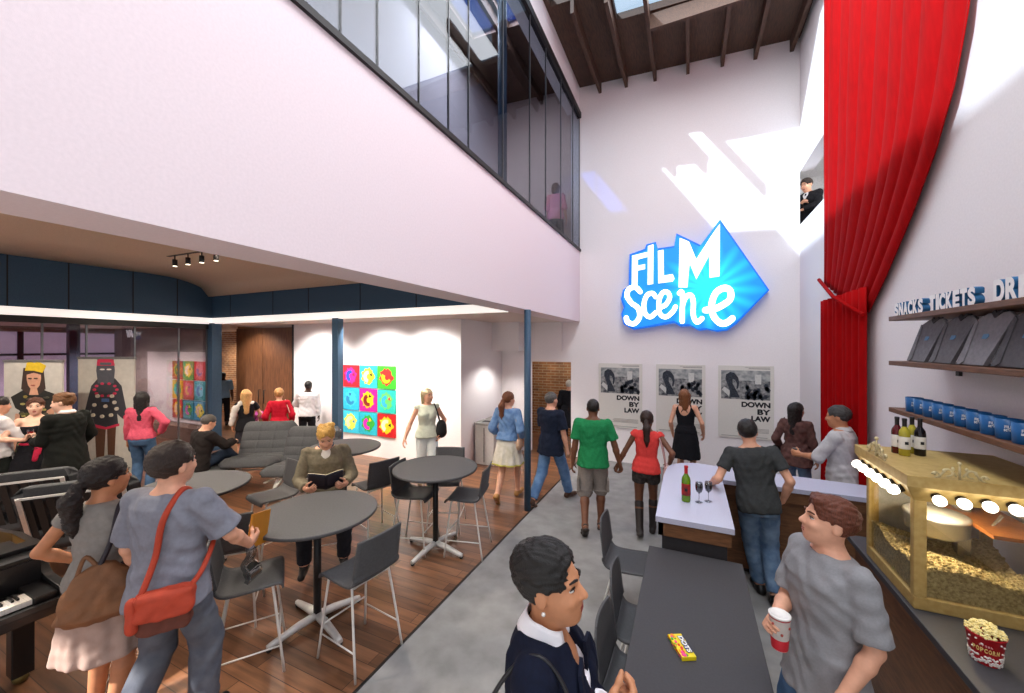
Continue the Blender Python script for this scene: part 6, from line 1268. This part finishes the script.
# 26 man above
p = Person('man in black suit leaning at the upper opening', pf(809, 8.03), 1.75, 0, False, 'light', lean=4, head=(-8, -14, 0), vox=.0115, z=4.18, rz=2.5, hs=1.15, arms=dict(R=dict(t=(.02, .24, 1.22), pole=(1, -.2, -.8), curl=.6, n=(-.6, .3, 0)), L=dict(t=(.02, .22, 1.08), pole=(-1, -.2, -.6), n=(0, .3, .6), curl=.4)))
p.body().face().hair('#2a1c14', 'short', 1.15, .003).top(BLKC, 'jacket', .026, 1.93, -.2, (.072, .06), .11, .02, .012, .005).top(cloth('#d8d8dc', .03), 'shirt', .013, .3, .0, (.066, .055), 0, 0, 0, .002).pants(BLKC).shoes(BLKS)
b = MB(); f = lambda x, y, d: tuple(Vector(p.T(x, .125 + d - .25 * max(0, y - .36), y).tolist()) * p.k); b.prism([(-.014, .47), (.014, .47), (.02, .3), (0, .27), (-.02, .3)], .0, .014, f); b.build('tie', cloth('#2a2a34', .1), p.root)
# 27 figure behind the balcony glass
p = Person('person in pink top behind the far end of the balcony glass', (-2.62, 8.0), 1.6, 10, True, 'light', vox=.014, z=4.4)
p.body().hair('#5a3a2a', 'bob').top(cloth('#d88a94', .1), 'top', .02, 1.2, -.1).pants(BLKC).shoes(BLKS)
# ================================================================ light and camera
w = bpy.data.worlds.new('daylight'); bpy.context.scene.world = w; w.use_nodes = True
bg = w.node_tree.nodes['Background']; bg.inputs['Color'].default_value = (.93, .95, 1.0, 1); bg.inputs['Strength'].default_value = .9
def sun(name, d, st, col, ang=.5):
    l = bpy.data.lights.new(name, 'SUN'); l.energy = st; l.color = col; l.angle = math.radians(ang); o = bpy.data.objects.new(name, l); C.objects.link(o)
    o.rotation_euler = Vector(d).to_track_quat('-Z', 'Y').to_euler(); return o
sun('sun', (1.0, 1.475, -1.4), 10.0, (1, .95, .9), 1.0)
def area(name, loc, d, sx, sy, e, col=(1, .93, .86)):
    l = bpy.data.lights.new(name, 'AREA'); l.shape = 'RECTANGLE'; l.size = sx; l.size_y = sy; l.energy = e; l.color = col
    o = bpy.data.objects.new(name, l); C.objects.link(o); o.location = loc; o.rotation_euler = Vector(d).to_track_quat('-Z', 'Y').to_euler(); return o
def spot(name, loc, tgt, e, ang=80, col=(1, .9, .78), r=.06):
    l = bpy.data.lights.new(name, 'SPOT'); l.energy = e; l.spot_size = math.radians(ang); l.spot_blend = .6; l.color = col; l.shadow_soft_size = r
    o = bpy.data.objects.new(name, l); C.objects.link(o); o.location = loc; o.rotation_euler = (Vector(tgt) - Vector(loc)).to_track_quat('-Z', 'Y').to_euler(); return o
area('walkway_daylight', (-3.45, 5.77, 8.3), (0, 0, -1), .5, 1.1, 60, (.85, .92, 1)); area('walkway_daylight', (-2.69, 5.77, 8.3), (0, 0, -1), .5, 1.1, 60, (.85, .92, 1))
area('skylight_daylight', (.2, 2.2, 8.1), (0, 0, -1), 2.5, 9, 380, (.97, .98, 1))
for x in (-8.8, -6.6, -4.4):
    for y in (1.0, 3.6): spot('fill_spot', (x, y, 4.0), (x, y + .3, 0), 700, 130, (1, .88, .74), .2)  # added fill spots without fittings, brightening the area under the balcony
for x in (-8, -6, -4.8): spot('wall_fill_spot', (x, 5.56, 2.95), (x, 6.6, .9), 200, 120, (1, .95, .9), .08)  # added spots behind the rear beam brighten the art wall
for x in (-14.5, -12.2): spot('gallery_downlight', (x, 4.2, 2.9), (x, 4.6, 0), 480, 140, (1, .93, .88), .12)
spot('passage_fill', (-14.2, 7.4, 2.9), (-14.2, 8.2, 0), 260, 140); spot('wall_fill_spot', (-10.3, 5.6, 2.95), (-10.3, 6.6, .9), 160, 120, (1, .93, .85), .08); spot('recess_fill', (-3.5, 7.6, 2.3), (-3.6, 7.4, 0), 65, 130, (1, .96, .92)); spot('rear_fill', (-2.9, 9.4, 2.9), (-2.9, 9.9, 0), 50, 130)  # more added fill: passage, walnut doors, recess and rear doorway
spot('alcove_light', (3.2, 8.6, 6.3), (2.6, 9.6, 4.5), 160, 150, (1, 1, 1), .2)
l = bpy.data.lights.new('machine_lamp', 'POINT'); l.energy = 9; l.color = (1, .9, .7); l.shadow_soft_size = .03; o = bpy.data.objects.new('machine_lamp', l); C.objects.link(o); o.location = (1.27, 3.0, 1.57)
cam = bpy.data.cameras.new('camera'); co = bpy.data.objects.new('camera', cam); C.objects.link(co)
cam.sensor_fit = 'HORIZONTAL'; cam.sensor_width = 36; cam.lens = F / 1024 * 36; cam.clip_start = .05
co.location = (0, 0, EYE); co.rotation_euler = (PI / 2, 0, YAW); bpy.context.scene.camera = co
sc = bpy.context.scene; sc.view_settings.view_transform = 'Standard'; sc.view_settings.look = 'None'; sc.view_settings.gamma = 1; sc.view_settings.use_curve_mapping = False; sc.view_settings.exposure = .12
sc.cycles.use_denoising = True; sc.cycles.max_bounces = 8; sc.cycles.transparent_max_bounces = 16; sc.cycles.caustics_reflective = False; sc.cycles.caustics_refractive = False; sc.cycles.sample_clamp_indirect = 8
